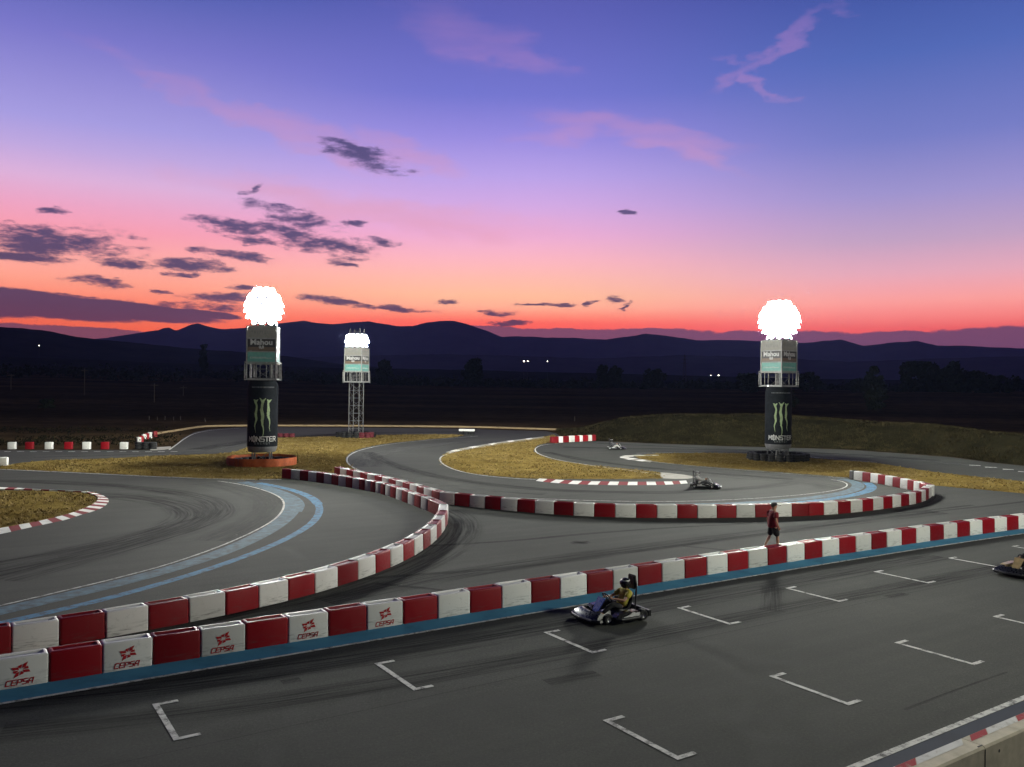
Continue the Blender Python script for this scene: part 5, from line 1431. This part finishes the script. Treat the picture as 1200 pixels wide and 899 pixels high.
# scrub behind the far left barrier
mb = MB()
for k in range(420):
    a, b_ = rr.uniform(-60, 240), rr.uniform(503, 522)
    p0_ = g(a, b_); 
    if inside((p0_.x, p0_.y), asph) or a > 200: continue
    if mnoise.noise(p0_ * 0.08) < -0.05: continue
    for q in range(10):
        p = p0_ + V((rr.gauss(0, .5), rr.gauss(0, .5), abs(rr.gauss(.15, .15)))); lf = rr.uniform(.06, .14)
        n_ = V((rr.gauss(0, 1), rr.gauss(0, 1), rr.gauss(0, 1))).normalized(); a_ = n_.orthogonal().normalized() * lf; b2 = n_.cross(a_).normalized() * lf
        mb.add([p - a_, p + b2, p + a_, p - b2], [(0, 1, 2, 3)])
tag(mb.build('scrub', M['bank_grass']), 'low dry scrub growing behind the far left blocks', 'scrub', kind='stuff')

def pole(px_, py_top, py_base, D, label, r_=0.1, arm=True, name='utility_pole', cat='pole', group=None, lean=0.0):
    u = (px_ - 600) / F; x, y = u * D, D; hor = 453 + (px_ - 600) * ROLL
    zb = terr(x, y); h_ = H - (py_top - hor) * D / F - zb
    mb = MB(); mb.bar((0, 0, -0.3), (lean * h_, 0, h_), r_, 8, r2=r_ * .7)
    if not arm:
        o = mb.build(name, M['wood'], smooth=60); o.location = (x, y, zb); return tag(o, label, cat, group)
    T = thing(name, label, cat, (x, y, zb), 0, group); mb.build('pole', M['wood'], T, smooth=60)
    mb = MB(); mb.box((0, 0, h_ - .5), (1.8, .1, .12)); mb.build('crossarm', M['wood'], T)
    return T
UG = 'utility poles in the dark field'
pole(99, 432, 470, 210, 'thin utility pole in the dark field left of the left tower', .11, True, group=UG)
pole(13, 438, 470, 230, 'thin utility pole in the dark field nearest the left edge', .11, True, group=UG)
pole(181, 449, 490, 190, 'thin utility pole in the dark field above the receding blocks', .10, True, group=UG)
pole(215, 452, 480, 215, 'short utility pole in the dark field close to the left tower', .10, True, group=UG)
for i, x in enumerate((175.5, 185, 194, 204, 212)):
    pole(x, 487.5 + (i % 2), 495, 137, 'thin fence post, %s from left behind the far left road' % ordinal(i + 1), .05, False, 'fence_post', 'fence post', 'fence posts behind the far left road')
pole(242, 490, 497, 133, 'leaning fence post just left of the left tower', .05, False, 'fence_post', 'fence post', None, -.35)
pole(674, 488, 497, 150, 'thin pale stake in the field left of the grassy bank', .05, False, 'fence_post', 'fence post', None)
# lattice pylon near the right tower
x, y = (802 - 600) / F * 900, 900
zb = terr(x, y); T = thing('pylon', 'tiny lattice power pylon on the skyline left of the right tower', 'pylon', (x, y, zb))
mb = MB(); hh = H - (415 - 455) * 900 / F - zb
for sx in (-1, 1):
    for sy in (-1, 1): mb.bar((sx * 2.2, sy * 2.2, 0), (sx * .3, sy * .3, hh), .16, 4)
for k in range(9):
    f0, f1 = k / 9, (k + 1) / 9; w0, w1 = 2.2 - 1.9 * f0, 2.2 - 1.9 * f1
    for sy in (-1, 1): mb.bar((-w0, sy * w0, hh * f0), (w1, sy * w1, hh * f1), .09, 4); mb.bar((w0, sy * w0, hh * f0), (-w1, sy * w1, hh * f1), .09, 4)
mb.build('lattice', M['dark_steel'], T)
mb = MB()
for z_, w_ in ((.72, 4), (.84, 3.2), (.95, 2.4)): mb.bar((-w_, 0, hh * z_), (w_, 0, hh * z_), .14, 4)
mb.build('crossarm', M['dark_steel'], T)
def far_lamp(px_, py_, D, label, size=0.7, up_=None):
    d = ray(px_, py_); s_ = D / d.y; p = V((d.x * s_, D, H + d.z * s_)); zb = min(terr(p.x, p.y), p.z - 3)
    T = thing('street_lamp', label, 'street lamp', (p.x, p.y, zb), 0, 'distant lit lamps')
    mb = MB(); mb.bar((0, 0, -1), (0, 0.3, p.z - zb), .12, 6); mb.build('pole', M['dark_steel'], T)
    hd = ellipsoid((0, -0.2, p.z - zb), (size, size, size * .7), 10, 6).build('lamp_head', M['far_lamp'], T, smooth=80)
FL = far_lamp
FL(614, 423.5, 1000, 'distant lit lamp below the mountains, left one of a close pair', .8)
FL(618.5, 423.5, 1000, 'distant lit lamp below the mountains, right one of a close pair', .6)
FL(641.5, 423.5, 1010, 'single distant lit lamp right of the close pair', .5)
FL(842, 440, 700, 'bright distant lamp on the dark field edge left of the right tower', .45)
FL(833, 440, 700, 'faint distant lamp on the field edge left of its brighter neighbour', .25)
FL(46, 405, 1150, 'distant lit lamp high on the dark left hill', .6)
FL(117.5, 451, 420, 'distant lit lamp low in the dark field at left', .28)

# ------------------------------------------------------------------ air
HAZE = True
if HAZE:
    mb = MB(); mb.box((0, 0, 470), (24500, 24500, 946))
    hz = mb.build('haze', bpy.data.materials.new('evening_air')); hm_ = hz.data.materials[0]; hm_.use_nodes = True
    nt = hm_.node_tree; nt.nodes.remove(nt.nodes['Principled BSDF'])
    pv = nt.nodes.new('ShaderNodeVolumePrincipled'); pv.inputs['Color'].default_value = (0.40, 0.52, 1.0, 1); pv.inputs['Density'].default_value = 5.2e-5; pv.inputs['Anisotropy'].default_value = 0.15
    nt.links.new(pv.outputs[0], nt.nodes['Material Output'].inputs['Volume'])
    tag(hz, 'thin evening haze over the plain', 'haze', kind='stuff')

# ------------------------------------------------------------------ render settings
scene.view_settings.view_transform = 'Standard'; scene.view_settings.look = 'None'
scene.view_settings.exposure = 0.0; scene.view_settings.gamma = 1.0; scene.view_settings.use_curve_mapping = False
cy = scene.cycles
cy.use_denoising = True
try: cy.denoiser = 'OPENIMAGEDENOISE'
except Exception: pass
cy.max_bounces = 6; cy.diffuse_bounces = 2; cy.glossy_bounces = 3; cy.transparent_max_bounces = 16; cy.volume_bounces = 0
cy.sample_clamp_indirect = 4.0
cy.caustics_reflective = False; cy.caustics_refractive = False
